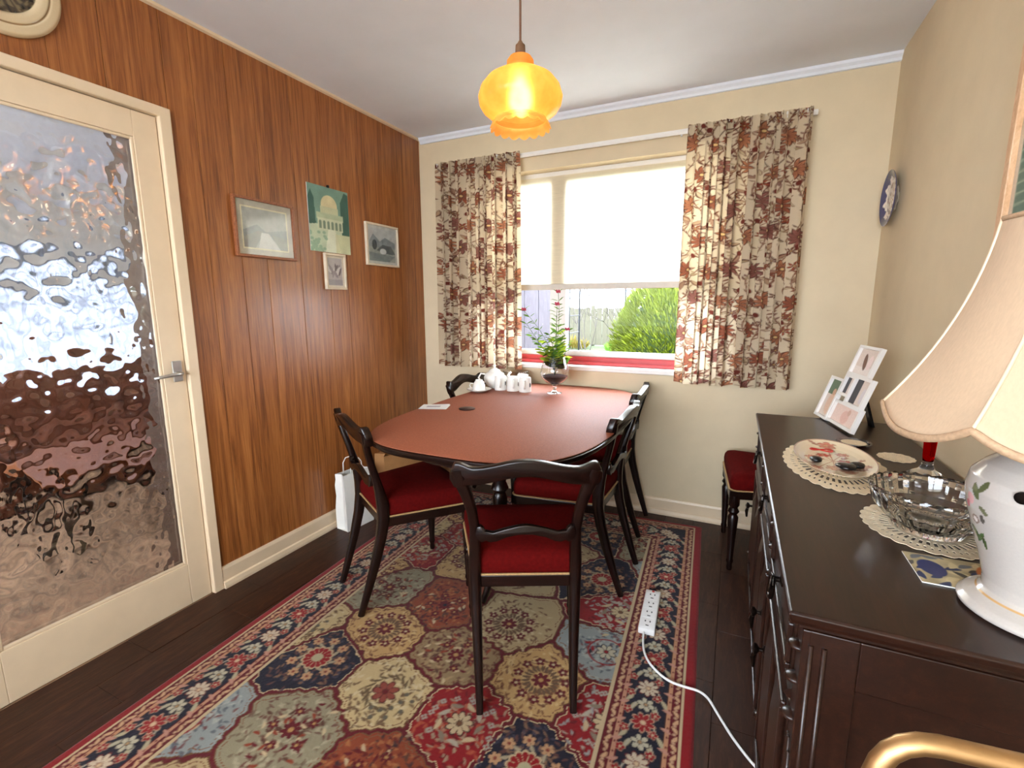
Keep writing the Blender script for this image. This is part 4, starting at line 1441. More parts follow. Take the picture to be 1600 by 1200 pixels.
for i, (dx, dy, sx, sy, lb) in enumerate([(-.048, -.035, .016, .013, 'small black pebble at the left edge of the floral plate'), (.02, -.075, .026, .017, 'largest black pebble in the middle of the floral plate'), (.05, -.05, .018, .013, 'small black pebble at the right of the floral plate')]):
    mb = MB().sphere((0, 0, .0), 1, 16, 8, (sx, sy * 1.5, .0085))
    mb.v = [(x_ * (1 + .15 * math.sin(5 * y_ / sx)), y_, z_) for x_, y_, z_ in mb.v]
    o = mb.build('black_pebble', 'obsidian', None, smooth=3)
    o.location = (.287 + dx, 1.622 + dy, SZ + .0032 + .016)
    tag(o, lb, 'pebble', 'black pebbles on the plate')
path = [(.03 * math.cos(t_), .011 * math.sin(2 * t_), .002 + .001 * math.sin(t_)) for t_ in [2 * PI * q / 40 for q in range(41)]]
o = MB().sweep(path, .0022, seg=6).build('red_loop', 'red_wire', None, smooth=3)
o.location = (.268, 1.705, SZ + .0032 + .0125)
o.rotation_euler = (0, 0, 0)
tag(o, 'small red wire loop lying on the floral plate', 'loop')
ds = thing('glass_coaster', 'small oval glass dish with lace centre before the photo frames', 'dish', (.385, 1.885, SZ + .0006))
MB().lathe([(.03, 0), (.04, .003), (.05, .008), (.051, .009), (.049, .0095), (.038, .0055), (.0, .005)], 28).build('dish', 'clear_glass', ds, smooth=.8)
lc = MB().lathe([(0, .0062), (.036, .0062), (.036, .0068), (0, .0068)], 28).build('lace_centre', 'lace', ds)
rv = thing('red_glass_vase', 'tall red glass bud vase with clear foot behind the glass bowl', 'vase', (.497, 1.60, SZ + .0006))
MB().lathe([(.045, 0), (.046, .003), (.034, .012), (.018, .022), (.013, .035), (.0125, .045), (0, .045)], 32).build('foot', 'clear_glass', rv, smooth=.8)
MB().lathe([(.0, .0452), (.0115, .0452), (.013, .06), (.015, .12), (.019, .2), (.026, .28), (.032, .31), (.029, .312), (.022, .28), (.014, .2), (.0, .12)], 32).build('flute', 'red_glass', rv, smooth=2)
# cut glass bowl
bw = thing('cut_glass_bowl', 'round cut glass bowl with diamond facets on lace doily', 'bowl', (.388, 1.205, SZ + .0026))
def cut(a, i, r, z):
    if 4 <= i <= 13:
        k_ = math.cos(14 * (a + i * .055)) * math.cos(14 * (a - i * .055))
        return r + .0028 * k_, z
    if i in (14,):
        return r, z + .002 * math.cos(32 * a)
    return r, z
out = [(.0, .002), (.045, .0), (.058, .003), (.06, .008), (.06, .014), (.07, .022), (.08, .031), (.088, .041), (.094, .051), (.098, .06), (.101, .069), (.103, .077), (.104, .084), (.104, .088), (.1035, .09)]
inn = [(.0985, .0885), (.0955, .066), (.087, .046), (.072, .03), (.05, .02), (.025, .015), (0, .014)]
MB().lathe(out + inn, 112, fn=cut).build('bowl', 'crystal', bw, smooth=.35)
# picture card
c = Canvas(.13, .112, .0015, (196, 180, 140))
c.blotch(.3, .02)
for q in range(26):
    c.leaf(random.random() * .13, random.random() * .112, .03, .006, random.random() * 6, random.choice([(60, 70, 104), (120, 124, 128), (222, 206, 160), (90, 84, 80)]))
c.disc(.03, .06, .02, (60, 66, 110), .03)
c.disc(.115, .05, .022, (206, 120, 60), .05)
X_, Y_ = c.X, c.Y
cd = thing('picture_card', 'glossy blue and orange picture card lying near the ceramic lamp', 'card', (.316, .967, SZ + .0004))
grid_obj('print', np.stack([X_, Y_, 0 * X_ + .0022], -1), c.c, 'art_print', cd)
MB().box(0, .13, 0, .112, 0, .002).build('card_back', 'paper_white', cd)
# photo frames: one object, five windows
pf = thing('photo_frame_cluster', 'white collage photo frame with five pictures on the sideboard', 'photo frame', (.372, 2.18, SZ + .001))
dirv = Vector((.063, -.323, 0)).normalized()
pf.rotation_euler = (0, 0, math.atan2(dirv.y, dirv.x))
LEAN = math.radians(18)
def lean(p):
    x_, y_, z_ = p
    return (x_, y_ * math.cos(LEAN) + z_ * math.sin(LEAN), -y_ * math.sin(LEAN) + z_ * math.cos(LEAN))
def frame_unit(x0, x1, z0, z1, dy, draw):
    fwid = .011
    t_ = .016
    mb = MB()
    for (a, b, c_, d) in ((x0, x1, z0, z0 + fwid), (x0, x1, z1 - fwid, z1), (x0, x0 + fwid, z0 + fwid, z1 - fwid), (x1 - fwid, x1, z0 + fwid, z1 - fwid)):
        mb.box(a, b, dy - t_, dy, c_, d)
    mb.v = [lean(p) for p in mb.v]
    fr_ = mb.build('frame', 'white_gloss', pf)
    cw, chh = x1 - x0 - 2 * fwid, z1 - z0 - 2 * fwid
    cc = Canvas(cw, chh, .002, (222, 204, 190))
    draw(cc)
    pts_ = np.stack([x0 + fwid + cc.X, 0 * cc.X + dy - .005, z0 + fwid + cc.Y], -1)
    y_, z_ = pts_[..., 1].copy(), pts_[..., 2].copy()
    pts_[..., 1] = y_ * math.cos(LEAN) + z_ * math.sin(LEAN)
    pts_[..., 2] = -y_ * math.sin(LEAN) + z_ * math.cos(LEAN)
    grid_obj('photo', pts_, cc.c, 'art_print', fr_)
def ph_a(c):
    c.rect(0, 9, c.H * .6, 9, (92, 112, 80))
    c.disc(c.W * .6, c.H * .35, c.W * .34, (226, 190, 164), c.H * .3)
    c.disc(c.W * .55, c.H * .68, .014, (206, 160, 130))
def ph_b(c):
    c.rect(0, 9, 0, c.H * .3, (236, 224, 214))
    c.disc(c.W * .42, c.H * .5, .013, (112, 74, 52), .034, .4)
    c.disc(c.W * .66, c.H * .5, .016, (238, 214, 206), .028)
def ph_c(c):
    c.rect(0, c.W * .4, 0, 9, (40, 36, 40))
    c.disc(c.W * .7, c.H * .4, .014, (216, 206, 206), .03)
def ph_d(c):
    c.rect(0, 9, 0, 9, (234, 206, 192))
    c.disc(c.W * .5, c.H * .4, .03, (226, 182, 166), .026)
    c.disc(c.W * .6, c.H * .72, .012, (214, 170, 150))
frame_unit(-.165, -.045, 0, .175, .0, ph_a)
frame_unit(-.05, .04, .115, .2, .0, ph_c)
frame_unit(-.06, .11, .2, .32, .004, ph_b)
frame_unit(.035, .17, .09, .205, -.003, ph_c)
frame_unit(-.05, .175, .004, .095, .003, ph_d)
mb = MB().box(.0, .03, .02, .03, 0, .2)
mb.v = [(p[0], p[1] + .05 - (p[2] - .0) * .05 + (.2 - p[2]) * .25, p[2]) for p in mb.v]
mb.build('easel_leg', 'black_metal', pf)
# ceramic table lamp
LA = (.445, .925)
la = thing('table_lamp', 'white ceramic table lamp with floral decals and scalloped cream shade', 'lamp', (*LA, SZ + .0006))
def decal(P_, R_, A_):
    c = np.empty(P_.shape)
    c[:] = lin((190, 183, 175))
    s_ = (A_ - PI * 1.05) * .1
    z_ = P_[..., 2]
    def blob(s0, z0, ra, rb, rot, colr):
        du, dv = s_ - s0, z_ - z0
        u, v = du * math.cos(rot) + dv * math.sin(rot), -du * math.sin(rot) + dv * math.cos(rot)
        c[(u / ra) ** 2 + (v / rb) ** 2 < 1] = lin(colr)
    R = random.Random(3)
    for base_s in (0, .24, .48, -.2):
        for (ds_, dz, ra, rb, rot, colr) in [(.0, .19, .006, .013, .5, (96, 104, 70)), (.012, .2, .005, .012, -.6, (84, 92, 60)), (-.012, .175, .009, .009, 0, (222, 160, 160)), (-.02, .165, .006, .006, 0, (206, 120, 128)), (.015, .165, .004, .009, 1, (110, 112, 84)),
                                             (-.004, .145, .009, .007, 0, (150, 130, 120)), (-.004, .145, .005, .004, 0, (230, 220, 214)), (.012, .15, .004, .007, 0, (90, 86, 80)), (-.012, .122, .005, .014, .9, (70, 96, 52)), (.0, .118, .004, .014, -.9, (80, 104, 58)), (.008, .112, .004, .01, .2, (74, 90, 50))]:
            blob(base_s + ds_, dz, ra, rb, rot, colr)
    c[(z_ > .0265) & (z_ < .0285)] = lin((190, 150, 96))
    return c
prof = dense([(.001, .0), (.086, .0), (.094, .004), (.095, .009), (.088, .017), (.074, .026), (.068, .034), (.069, .05), (.078, .085), (.09, .125), (.1, .16), (.104, .19), (.1, .212), (.086, .23), (.07, .244), (.063, .258), (.064, .28), (.07, .305), (.066, .318), (.04, .326), (.001, .328)], 300)
glazed('ceramic_body', prof, (1, 1), decal, la, 280)
MB().lathe([(.016, .326), (.016, .345), (.011, .35), (.011, .39), (.018, .395), (.018, .43), (.0, .432)], 20).build('lamp_fitting', 'brass', la, smooth=.7)
MB().lathe([(0, 0), (.009, 0), (.008, .004), (0, .006)], 16).build('switch', 'black_metal', la, smooth=.7)
sw = la.children[-1]
sw.location = (-.074, -.073, .205)
sw.rotation_euler = (0, -PI / 2, .6)
NP = 6
z0s, z1s = .302, .588
prof = []
for i in range(25):
    t_ = i / 24
    prof.append((.185 - (.185 - .108) * (1 - (1 - t_) ** 2.1) , z0s + (z1s - z0s) * t_))
def shade_fn(a, i, r, z):
    t_ = i / 24
    u = ((a / (2 * PI) * NP + .217) % 1.0) - .5
    pan = math.cos(PI / NP) / math.cos(u * 2 * PI / NP)
    sc_ = .03 * (1 - abs(2 * u) ** 2.4) - .004
    return r * (1 - .45 * (1 - pan)), z - sc_ * max(0, 1 - t_ * 3)
mb = MB().lathe(prof, 192, fn=shade_fn)
mb.f = [f for f in mb.f if len(f) == 4]
def tilt(vs):
    return [(x_ - .034 * (z1s - z_) / (z1s - z0s), y_ + .0 * z_, z_) for x_, y_, z_ in vs]
mb.v = tilt(mb.v)
sh = mb.build('lamp_shade', 'shade_silk', la, smooth=3, solid=.0015)
def rim(i_, nm, r_):
    mb = MB()
    pth = []
    for q in range(193):
        a = 2 * PI * q / 192
        rr, z_ = shade_fn(a, i_, prof[i_][0] + .001, prof[i_][1])
        pth.append((rr * math.cos(a), rr * math.sin(a), z_))
    mb.sweep(tilt(pth), r_, r_ * .5, seg=6, side=(0, 0, 1), cap=False)
    mb.build(nm, 'shade_trim', sh, smooth=3)
rim(0, 'bottom_trim', .006)
rim(24, 'top_trim', .004)
for q in range(NP):
    a = 2 * PI * ((q - .217) % NP) / NP
    pth = []
    for i in range(0, 25, 2):
        rr, z_ = shade_fn(a, i, prof[i][0] + .001, prof[i][1])
        pth.append((rr * math.cos(a), rr * math.sin(a), z_))
    MB().sweep(tilt(pth), .0024, seg=6).build('seam', 'cream_gloss', sh, smooth=3)
MB().sweep([(-.1, 0, z1s), (-.02, 0, z1s - .12), (0, 0, .42)], .0018, seg=6).build('shade_carrier', 'brass', la, smooth=3)

# ------------------------------------------------------------------ things on the dining table
vz = thing('brandy_glass_vase', 'large brandy glass used as a vase on the dining table', 'vase', (-.93, 2.57, TT + .0006))
MB().lathe([(0, .0), (.042, .0), (.044, .002), (.02, .008), (.009, .016), (.008, .026), (.012, .034), (.009, .042), (.018, .05), (.05, .064), (.075, .09), (.083, .118), (.078, .15), (.066, .185), (.06, .212), (.0585, .2125), (.0645, .185), (.076, .15), (.0808, .118), (.073, .092), (.049, .068), (.02, .055), (0, .053)], 40).build('bowl', 'clear_glass', vz, smooth=.9)
so = MB().lathe([(0, .0545), (.02, .0565), (.048, .069), (.071, .0925), (.0755, .1), (.05, .106), (.02, .103), (0, .104)], 32).build('dark_soil', 'soil', None, smooth=.9)
so.location = vz.location
tag(so, 'dark soil filling the bottom of the brandy glass vase', 'soil')
plant = thing('leafy_sprig', 'leafy green sprig with pinkish red flower heads in the brandy glass', 'plant', (-.93, 2.57, TT + .1045))
R = random.Random(12)
CAMR = Vector((.9, .42, 0)).normalized()
stems = [(-.19, .05, .37), (-.12, -.08, .30), (-.045, .09, .34), (.005, .03, .47), (.05, -.06, .40), (.095, -.05, .26), (.06, .1, .18), (-.14, .08, .22), (.0, -.1, .24)]
def curve_pt(sx, sy, h, t_):
    return CAMR * (sx * t_ ** 1.6 + .02 * math.sin(t_ * 3 + sx * 30) * t_) + Vector((0, sy * t_, h * t_))
def leaf_mesh(mb, p, d, n, L_, w_):
    s_ = d.cross(n).normalized()
    mid1, mid2 = p + d * L_ * .35 + n * L_ * .05, p + d * L_ * .7 + n * L_ * .04
    tip = p + d * L_ - n * L_ * .12
    mb.add([p, mid1 + s_ * w_ - n * w_ * .2, mid1, mid1 - s_ * w_ - n * w_ * .2, mid2 + s_ * w_ * .75 - n * w_ * .2, mid2, mid2 - s_ * w_ * .75 - n * w_ * .2, tip], [(0, 1, 2), (0, 2, 3), (1, 4, 5, 2), (2, 5, 6, 3), (4, 7, 5), (5, 7, 6)])
for si, (sx, sy, h) in enumerate(stems):
    pts_ = [curve_pt(sx, sy, h, q / 10) for q in range(11)]
    st = MB().sweep(pts_, [.0022 - .001 * q / 10 for q in range(11)], seg=6).build('stem', 'stem_green', plant, smooth=3)
    for q in range(2, 11):
        for s_ in ((-1, 1, .4) if q < 6 else (-1, 1)):
            p = pts_[q] if q < 10 else pts_[10]
            tdir = (pts_[q] - pts_[q - 1]).normalized()
            low = q <= 5
            side = (CAMR * s_ * R.uniform(.5, 1) + Vector((0, R.uniform(-.7, .7), 0))).normalized()
            d = (side + tdir * R.uniform(.2, .9)).normalized()
            nrm = (tdir - d * tdir.dot(d)).normalized()
            mb = MB()
            leaf_mesh(mb, p, d, nrm, R.uniform(.055, .075) if low else R.uniform(.034, .055), R.uniform(.02, .028) if low else R.uniform(.008, .012))
            mb.build('leaf', 'leaf_lime' if low and R.random() < .65 else 'leaf_green', st, smooth=3, fix=False)
    if si in (0, 3, 4, 5):
        tip = pts_[10]
        mb = MB()
        for q in range(9):
            a = q * .7
            mb.sphere(tip + Vector((.009 * math.cos(a), .009 * math.sin(a), .004 + .004 * (q % 3))), .006, 8, 5)
        mb.build('flower_head', 'petal_pink', st, smooth=3)
tp = thing('teapot', 'white round lidded teapot beside the upturned teacup', 'teapot', (-1.335, 2.60, TT + .0005))
def ribs(a, i, r, z):
    return r * (1 + .02 * math.cos(10 * a)), z
MB().lathe([(0, 0), (.035, 0), (.037, .006), (.055, .025), (.066, .05), (.066, .068), (.055, .09), (.036, .1), (0, .1)], 40, fn=ribs).build('body', 'porcelain', tp, smooth=.9)
MB().lathe([(.038, .099), (.036, .106), (.02, .118), (.008, .122), (.007, .128), (.011, .134), (.009, .142), (0, .145)], 24).build('lid', 'porcelain', tp, smooth=.9)
MB().sweep([(.055, 0, .04), (.08, 0, .06), (.092, 0, .085), (.104, 0, .095)], [.013, .01, .008, .007], seg=10).build('spout', 'porcelain', tp, smooth=3)
MB().sweep([(-.058, 0, .085), (-.085, 0, .09), (-.1, 0, .065), (-.085, 0, .038), (-.058, 0, .035)], .006, seg=8).build('handle', 'porcelain', tp, smooth=3)
tp.rotation_euler = (0, 0, .6)
sc_ = thing('saucer', 'white saucer carrying the upturned teacup', 'saucer', (-1.355, 2.435, TT + .0005))
MB().lathe([(0, .002), (.035, 0), (.04, .002), (.058, .009), (.073, .016), (.074, .0175), (.072, .0175), (.056, .0115), (.038, .006), (0, .005)], 40).build('dish', 'porcelain', sc_, smooth=.9)
tc = thing('teacup', 'white teacup turned upside down on its saucer', 'cup', (-1.355, 2.435, TT + .0074))
MB().lathe([(.041, 0), (.039, .012), (.036, .03), (.031, .046), (.024, .056), (.022, .058), (.022, .064), (.018, .064), (.018, .06), (0, .0595), (0, .056), (.02, .053), (.028, .045), (.034, .03), (.037, .012), (.039, 0)], 36, closed=False).build('body', 'porcelain', tc, smooth=.9)
MB().sweep([(-.034, 0, .042), (-.05, 0, .044), (-.056, 0, .03), (-.048, 0, .016), (-.037, 0, .014)], .0032, seg=8).build('handle', 'porcelain', tc, smooth=3)
tc.rotation_euler = (0, 0, .5)
def mug(p, rz, label):
    t = thing('mug', label, 'mug', (*p, TT + .0005), rz, 'upturned white mugs')
    MB().lathe([(.037, 0), (.0375, .004), (.036, .03), (.0355, .07), (.034, .084), (.029, .087), (.027, .0845), (0, .0845), (0, .08), (.031, .078), (.033, .03), (.034, 0)], 36).build('body', 'porcelain', t, smooth=.9)
    MB().sweep([(.034, 0, .068), (.052, 0, .066), (.058, 0, .045), (.052, 0, .024), (.034, 0, .022)], .0042, seg=8).build('handle', 'porcelain', t, smooth=3)
    mb = MB()
    for q in range(6):
        a = .9 + .05 * q
        mb.box(-.0015, .0015, -.0012, .0012, .03 + .004 * (q % 2), .055 - .003 * (q % 3))
        k_ = len(mb.v) - 8
        for j in range(k_, len(mb.v)):
            x_, y_, z_ = mb.v[j]
            r_ = .0368 + x_ * .3
            mb.v[j] = (r_ * math.cos(a + y_ * 20), r_ * math.sin(a + y_ * 20), z_)
    mb.build('dark_print', 'plastic_grey', t)
    return t
mug((-1.268, 2.545), .4 - PI / 2, 'upturned white mug in the front row, next to the teapot')
mug((-1.185, 2.545), .5 - PI / 2, 'upturned white mug in the middle of the front row')
mug((-1.105, 2.545), .3 - PI / 2, 'upturned white mug at the right end of the front row')
mug((-1.165, 2.645), 1.4, 'upturned white mug standing behind the front row of mugs')
gb = thing('glass_dish', 'clear glass dish standing behind the white mugs', 'dish', (-1.265, 2.765, TT + .0005))
MB().lathe([(0, 0), (.04, 0), (.045, .004), (.07, .05), (.085, .085), (.083, .086), (.067, .052), (.042, .008), (0, .006)], 36, fn=lambda a, i, r, z: (r * (1 + .02 * math.cos(14 * a)), z)).build('bowl', 'clear_glass', gb, smooth=.8)
co = MB().lathe([(0, 0), (.039, 0), (.04, .0015), (.04, .004), (.038, .005), (0, .005)], 36).build('round_coaster', 'leatherette', None, smooth=.7)
co.location = (-1.178, 1.99, TT + .0004)
tag(co, 'round dark brown coaster on the dining table', 'coaster')
en = thing('leaflet', 'folded white leaflet lying at the left edge of the table', 'leaflet', (-1.352, 1.965, TT + .0004), .35)
MB().box(-.07, .07, -.05, .05, 0, .0015).build('back_sheet', 'paper_white', en)
c = Canvas(.138, .098, .002, (236, 234, 230))
c.rect(.03, .1, .03, .06, (170, 160, 166))
c.rect(.02, .12, .075, .08, (190, 186, 186))
grid_obj('cover_sheet', np.stack([c.X - .069, c.Y - .049, .0024 + .004 * (c.X / .138) ** 2], -1), c.c, 'art_print', en)

# ------------------------------------------------------------------ on the floor
def bag(name, label, mat, loc, rz, w_, d_, h, handles):
    t = thing(name, label, 'bag', loc, rz)
    rows = []
    R = random.Random(int(h * 1000))
    for j in range(11):
        z_ = h * j / 10
        k_ = 1 - .25 * (j / 10) ** 2
        r_ = []
        for (sx, sy) in ((-1, -1), (0, -1), (1, -1), (1, 0), (1, 1), (0, 1), (-1, 1), (-1, 0), (-1, -1)):
            ins = .82 if sy == 0 else 1
            jit = 1 if (sx == -1 and sy == -1) else 1 + R.uniform(-.03, .03)
            r_.append((sx * w_ / 2 * (ins if sx and not sy else 1) * jit, sy * d_ / 2 * k_ * jit, z_))
        rows.append(r_)
    mb = MB().strip(rows)
    mb.add([(-w_ / 2, -d_ / 2, .001), (w_ / 2, -d_ / 2, .001), (w_ / 2, d_ / 2, .001), (-w_ / 2, d_ / 2, .001)], [(0, 1, 2, 3)])
    mb.build('body', mat, t, smooth=.4)
    if handles:
        for s_ in (-1, 1):
            MB().sweep([(-.04, s_ * d_ * .35, h - .01), (-.038, s_ * d_ * .35, h + .05), (-.02, s_ * d_ * .35, h + .075), (.02, s_ * d_ * .35, h + .075), (.038, s_ * d_ * .35, h + .05), (.04, s_ * d_ * .35, h - .01)], .003, seg=6).build('handle', mat, t, smooth=3)
    return t
bag('paper_bag', 'white paper carrier bag leaning by the teak wall', 'paper_white', (-1.945, 1.985, 0), 1.45, .19, .09, .33, True)
bag('paper_bag', 'brown paper carrier bag on the floor behind the left chair', 'paper_brown', (-1.855, 2.4, 0), 1.22, .43, .13, .36, True)
ps = thing('power_strip', 'white four socket extension block lying on the rug', 'power strip', (-.2415, 1.846, .0096), math.radians(90 + 3))
MB().box(-.135, .135, -.031, .031, 0, .026, .004).build('body', 'plastic_white', ps, smooth=.5)
for q in range(4):
    xx = -.1 + q * .062
    so_ = MB().box(xx - .027, xx + .027, -.026, .026, .026, .0272, .0005).build('socket', 'plastic_white', ps)
    for (dx, dy, w_, h_) in ((-.014, 0, .003, .006), (.012, .009, .005, .0025), (.012, -.009, .005, .0025)):
        MB().box(xx + dx - w_, xx + dx + w_, dy - h_, dy + h_, .0272, .0276).build('pin_slot', 'plastic_grey', so_)
MB().lathe([(.006, .026), (.006, .028), (0, .0285)], 12, (.124, 0, 0)).build('indicator', 'red_wire', ps)
cpath = [(-.243, 1.708, .021), (-.238, 1.66, .017), (-.222, 1.60, .0135), (-.19, 1.55, .0135), (-.13, 1.505, .0135), (-.075, 1.50, .015), (-.03, 1.505, .014), (.0, 1.49, .010), (.02, 1.46, .0048), (.04, 1.425, .0042), (.07, 1.375, .0042), (.1, 1.335, .0042), (.13, 1.30, .0042), (.18, 1.27, .0042), (.26, 1.26, .0042)]
def smooth_path(p, it=3):
    p = [Vector(q) for q in p]
    for _ in range(it):
        n_ = [p[0]]
        for a, b in zip(p[:-1], p[1:]):
            n_ += [a * .75 + b * .25, a * .25 + b * .75]
        p = n_ + [p[-1]]
    return p
o = MB().sweep(smooth_path(cpath, 2), .0042, seg=8).build('mains_cable', 'plastic_white', None, smooth=3)
tag(o, 'white mains cable trailing from the extension block to the sideboard', 'cable')
# brass chair close to the viewer
bc = thing('brass_chair', 'brass tubular chair back rising in front of the sideboard end', 'chair', (0, 0, 0))
def arc(p, c, q, n=6):
    return [tuple(Vector(p) * (1 - t_) ** 2 + Vector(c) * 2 * t_ * (1 - t_) + Vector(q) * t_ ** 2) for t_ in [i / n for i in range(n + 1)]]
path = [(.172, .50, 0.0), (.176, .56, .42)] + arc((.174, .592, .71), (.176, .6, .786), (.235, .607, .788)) + arc((.5, .637, .788), (.56, .642, .786), (.56, .632, .71)) + [(.556, .59, .42), (.552, .53, 0)]
MB().sweep(path, .0115, seg=12).build('back_loop', 'brass', bc, smooth=3)
path = [(.172, .2, 0)] + arc((.174, .2, .36), (.174, .2, .42), (.175, .26, .42)) + [(.176, .57, .42)]
MB().sweep(path, .0115, seg=12).build('front_leg', 'brass', bc, smooth=3)
path = [(.552, .2, 0)] + arc((.553, .2, .36), (.554, .2, .42), (.554, .26, .42)) + [(.556, .59, .42)]
MB().sweep(path, .0115, seg=12).build('front_leg', 'brass', bc, smooth=3)
MB().box(.17, .56, .2, .56, .4325, .475, .015).build('seat', 'leatherette', bc, smooth=.6)

# ------------------------------------------------------------------ pictures on the walls
def picture(name, label, y0, y1, z0, z1, frame, fw_, matw, draw, tiltx=0, rz=0, mat='frame_wood', res=.003, rail=None, cat='picture', glazed_=True):
    """hangs on the teak wall, facing +x"""
    t = thing(name, label, cat, (XL + .0015, (y0 + y1) / 2, (z0 + z1) / 2))
    t.rotation_euler = (rz, tiltx, 0)
    hw_, hh_ = (y1 - y0) / 2, (z1 - z0) / 2
    d_ = .018 if frame else .004
    if frame:
        for (a, b, c_, d) in ((-hw_, hw_, -hh_, -hh_ + fw_), (-hw_, hw_, hh_ - fw_, hh_), (-hw_, -hw_ + fw_, -hh_ + fw_, hh_ - fw_), (hw_ - fw_, hw_, -hh_ + fw_, hh_ - fw_)):
            MB().box(0, d_, a, b, c_, d, .002).build('frame_side', mat, t)
    else:
        fw_ = 0
    iw, ih = 2 * (hw_ - fw_), 2 * (hh_ - fw_)
    MB().box(0, .006 if frame else .003, -hw_ + fw_, hw_ - fw_, -hh_ + fw_, hh_ - fw_).build('backing', 'paper_white', t)
    c = Canvas(iw, ih, res, (222, 218, 206))
    draw(c, iw, ih)
    grid_obj('print', np.stack([0 * c.X + (.0075 if frame else .0038), c.X - iw / 2, c.Y - ih / 2], -1), c.c, 'art_print', t)
    if frame and glazed_:
        MB().box(.0115, .0125, -hw_ + fw_, hw_ - fw_, -hh_ + fw_, hh_ - fw_).build('glass', 'picture_glass', t)
    return t
def land1(c, W_, H_):
    c.c[:] = lin((186, 182, 166))
    m_ = .026
    c.rect(m_, W_ - m_, m_, H_ - m_, (232, 226, 190))
    m_ += .006
    c.rect(m_, W_ - m_, m_, H_ - m_, (176, 180, 174))
    hor = H_ * .45
    c.poly([(m_, hor), (W_ * .35, hor + .03), (W_ * .5, hor), (W_ * .7, hor + .012), (W_ - m_, hor + .02), (W_ - m_, hor - .03), (m_, hor - .05)], (138, 146, 144))
    c.poly([(m_, m_), (W_ * .3, m_), (W_ * .45, hor), (W_ * .35, hor), (m_, hor - .03)], (150, 152, 144))
    c.poly([(W_ * .35, m_), (W_ * .75, m_), (W_ * .55, hor - .004), (W_ * .42, hor - .004)], (206, 208, 202))
    c.poly([(W_ * .75, m_), (W_ - m_, m_), (W_ - m_, hor - .02), (W_ * .6, hor - .01)], (150, 154, 144))
    c.blotch(.12, .02)
picture('landscape_picture', 'framed pale landscape print with a river, nearest the glazed door', 1.458, 1.778, 1.488, 1.752, True, .012, .03, land1)
def dome(c, W_, H_):
    c.c[:] = lin((116, 150, 134))
    c.rect(0, W_, 0, H_ * .42, (192, 206, 176))
    c.poly([(0, H_ * .4), (W_ * .16, H_ * .42), (W_ * .14, H_ * .8), (W_ * .07, H_ * .92), (0, H_ * .8)], (58, 96, 84))
    c.poly([(W_ * .8, H_ * .3), (W_, H_ * .3), (W_, H_ * .95), (W_ * .9, H_ * .98), (W_ * .78, H_ * .8)], (54, 92, 80))
    c.disc(W_ * .5, H_ * .72, W_ * .2, (216, 204, 160), H_ * .16)
    c.rect(W_ * .28, W_ * .72, H_ * .58, H_ * .7, (196, 198, 160))
    c.rect(W_ * .18, W_ * .84, H_ * .5, H_ * .6, (178, 190, 156))
    c.rect(W_ * .2, W_ * .82, H_ * .34, H_ * .52, (202, 208, 176))
    for q in range(6):
        xx = W_ * (.26 + .1 * q)
        c.rect(xx - W_ * .03, xx + W_ * .03, H_ * .36, H_ * .46, (120, 138, 116))
        c.disc(xx, H_ * .46, W_ * .03, (120, 138, 116))
    c.poly([(W_ * .35, 0), (W_ * .75, 0), (W_ * .62, H_ * .36), (W_ * .45, H_ * .36)], (222, 226, 202))
    c.rect(W_ * .62, W_, 0, H_ * .3, (206, 204, 160), .7)
    for q in range(30):
        c.disc(random.random() * W_ * .4, random.random() * H_ * .3, .012, (150, 178, 150), .008)
    c.blotch(.1, .03)
picture('temple_print', 'unframed greenish print of a domed building with arches', 1.882, 2.168, 1.553, 1.892, False, 0, 0, dome, cat='print')
MB().box(-.006, .006, -.006, .006, -.006, .008, .002).build('hanging_clip', 'black_metal', bpy.data.objects['temple_print']).location = (.004, 0, .174)
def sketch(c, W_, H_):
    c.c[:] = lin((236, 226, 208))
    c.rect(.011, W_ - .011, .011, H_ - .011, (196, 190, 192))
    for q in range(16):
        c.leaf(W_ * (.25 + .5 * random.random()), H_ * (.25 + .3 * random.random()), .05, .009, random.uniform(.9, 2.3), random.choice([(120, 112, 118), (160, 150, 156), (228, 224, 224)]))
    c.rect(.011, W_ - .011, .011, H_ * .25, (170, 166, 172))
picture('small_sketch', 'small pale framed sketch hanging just below the domed building print', 1.962, 2.112, 1.355, 1.548, True, .012, .01, sketch, mat='pale_frame')
def land2(c, W_, H_):
    c.c[:] = lin((206, 210, 206))
    m_ = .016
    c.rect(m_, W_ - m_, m_, H_ - m_, (196, 204, 206))
    c.poly([(m_, H_ * .55), (W_ * .2, H_ * .78), (W_ * .42, H_ * .6), (W_ * .6, H_ * .72), (W_ - m_, H_ * .6), (W_ - m_, H_ * .4), (m_, H_ * .4)], (140, 154, 160))
    c.poly([(m_, m_), (W_ - m_, m_), (W_ - m_, H_ * .44), (m_, H_ * .44)], (158, 168, 164))
    c.disc(W_ * .24, H_ * .5, .022, (62, 78, 84), .03)
    c.poly([(W_ * .3, H_ * .36), (W_ * .5, H_ * .52), (W_ * .8, H_ * .5), (W_ * .94, H_ * .3), (W_ * .8, H_ * .28), (W_ * .6, H_ * .3)], (92, 104, 110))
    c.disc(W_ * .52, H_ * .34, .03, (214, 220, 222), .018)
    c.poly([(m_, m_), (W_ * .7, m_), (W_ - m_, H_ * .24), (m_, H_ * .3)], (128, 144, 146))
    c.blotch(.12, .02)
picture('bridge_picture', 'framed blue grey bridge landscape nearest the window', 2.292, 2.592, 1.508, 1.76, True, .012, .02, land2, mat='pale_frame')
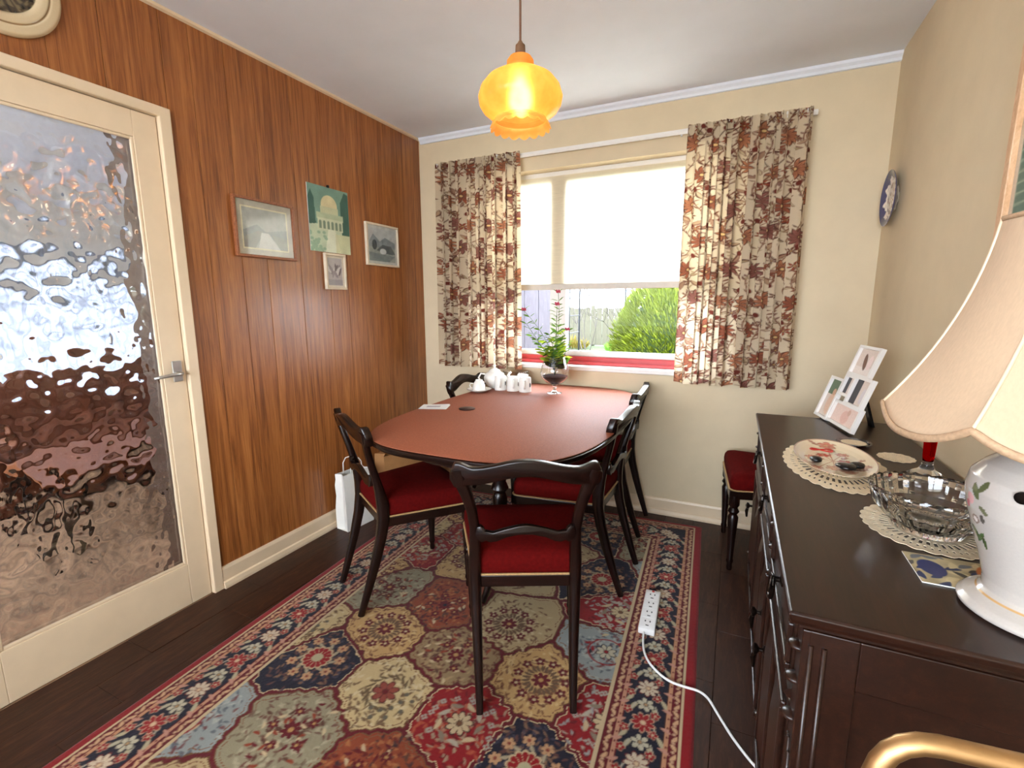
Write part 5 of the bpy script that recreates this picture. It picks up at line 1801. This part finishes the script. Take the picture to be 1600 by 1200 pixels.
# round plaque above the door
rp = thing('round_plaque', 'round cream framed plaque with dark relief above the glazed door', 'plaque', (XL + .001, .775, 2.232))
rp.rotation_euler = (0, PI / 2, 0)
def rel(P_, R_, A_):
    c = np.empty(P_.shape)
    c[:] = lin((214, 192, 156))
    n = np.sin(P_[..., 0] * 150 + 3 * np.sin(P_[..., 1] * 90)) * np.cos(P_[..., 1] * 170 + 2 * np.sin(P_[..., 0] * 60))
    d = R_ < .1
    c[d] = lin((70, 58, 42))
    c[d & (n > .35)] = lin((120, 106, 78))
    c[d & (n < -.5)] = lin((34, 28, 20))
    c[(R_ > .128) & (R_ < .131)] = lin((150, 120, 84))
    return c
glazed('plaque_face', dense([(.001, .01), (.06, .012), (.1, .011), (.104, .017), (.112, .02), (.126, .02), (.13, .016), (.134, .02), (.155, .018), (.162, .01), (.162, 0), (.001, 0)], 110), (1, 1), rel, rp)
# blue and white plate on the right wall
wp = thing('wall_plate', 'blue rimmed china plate hung on the cream wall', 'plate', (XR - .0015, 2.69, 1.722))
wp.rotation_euler = (0, -PI / 2, 0)
def blue(P_, R_, A_):
    c = np.empty(P_.shape)
    c[:] = lin((228, 220, 210))
    edge = .088 + .008 * np.sin(A_ * 8) + .004 * np.sin(A_ * 19)
    c[R_ > edge] = lin((52, 54, 104))
    q = (np.sin(A_ * 5) * np.sin(R_ * 130) > .45) & (R_ < .075)
    c[q] = lin((150, 108, 104))
    q = (np.sin(A_ * 7 + 1) * np.cos(R_ * 150) > .55) & (R_ < .08)
    c[q] = lin((110, 110, 130))
    return c
glazed('dish', dense([(.001, .012), (.07, .012), (.085, .016), (.115, .028), (.118, .03), (.117, .027), (.085, .012), (.065, .003), (.06, 0), (.001, .004)], 120), (1, 1), blue, wp, 120)
# framed picture at the right edge
rpz = thing('framed_print', 'pine framed green print at the right edge above the table lamp', 'picture', (XR - .0015, 1.38, 1.69))
for (a, b, c_, d) in ((-.27, .27, -.3, -.275), (-.27, .27, .275, .3), (-.27, -.245, -.275, .275), (.245, .27, -.275, .275)):
    MB().box(-.02, 0, a, b, c_, d, .002).build('frame_side', 'pine_frame', rpz)
MB().box(-.006, 0, -.245, .245, -.275, .275).build('backing', 'paper_white', rpz)
c = Canvas(.49, .55, .004, (216, 200, 176))
c.rect(.02, .47, .03, .27, (84, 112, 96))
c.rect(.02, .47, .27, .52, (196, 200, 188))
for q in range(8):
    c.stroke([(.02, .06 + .025 * q), (.2, .07 + .025 * q), (.47, .05 + .027 * q)], .003, (150, 168, 140))
for q in range(20):
    c.disc(.03 + .43 * random.random(), .24 + .03 * random.random(), .02, (56, 88, 70), .014)
grid_obj('print', np.stack([0 * c.X - .0072, .245 - c.X, c.Y - .275], -1), c.c, 'art_print', rpz)
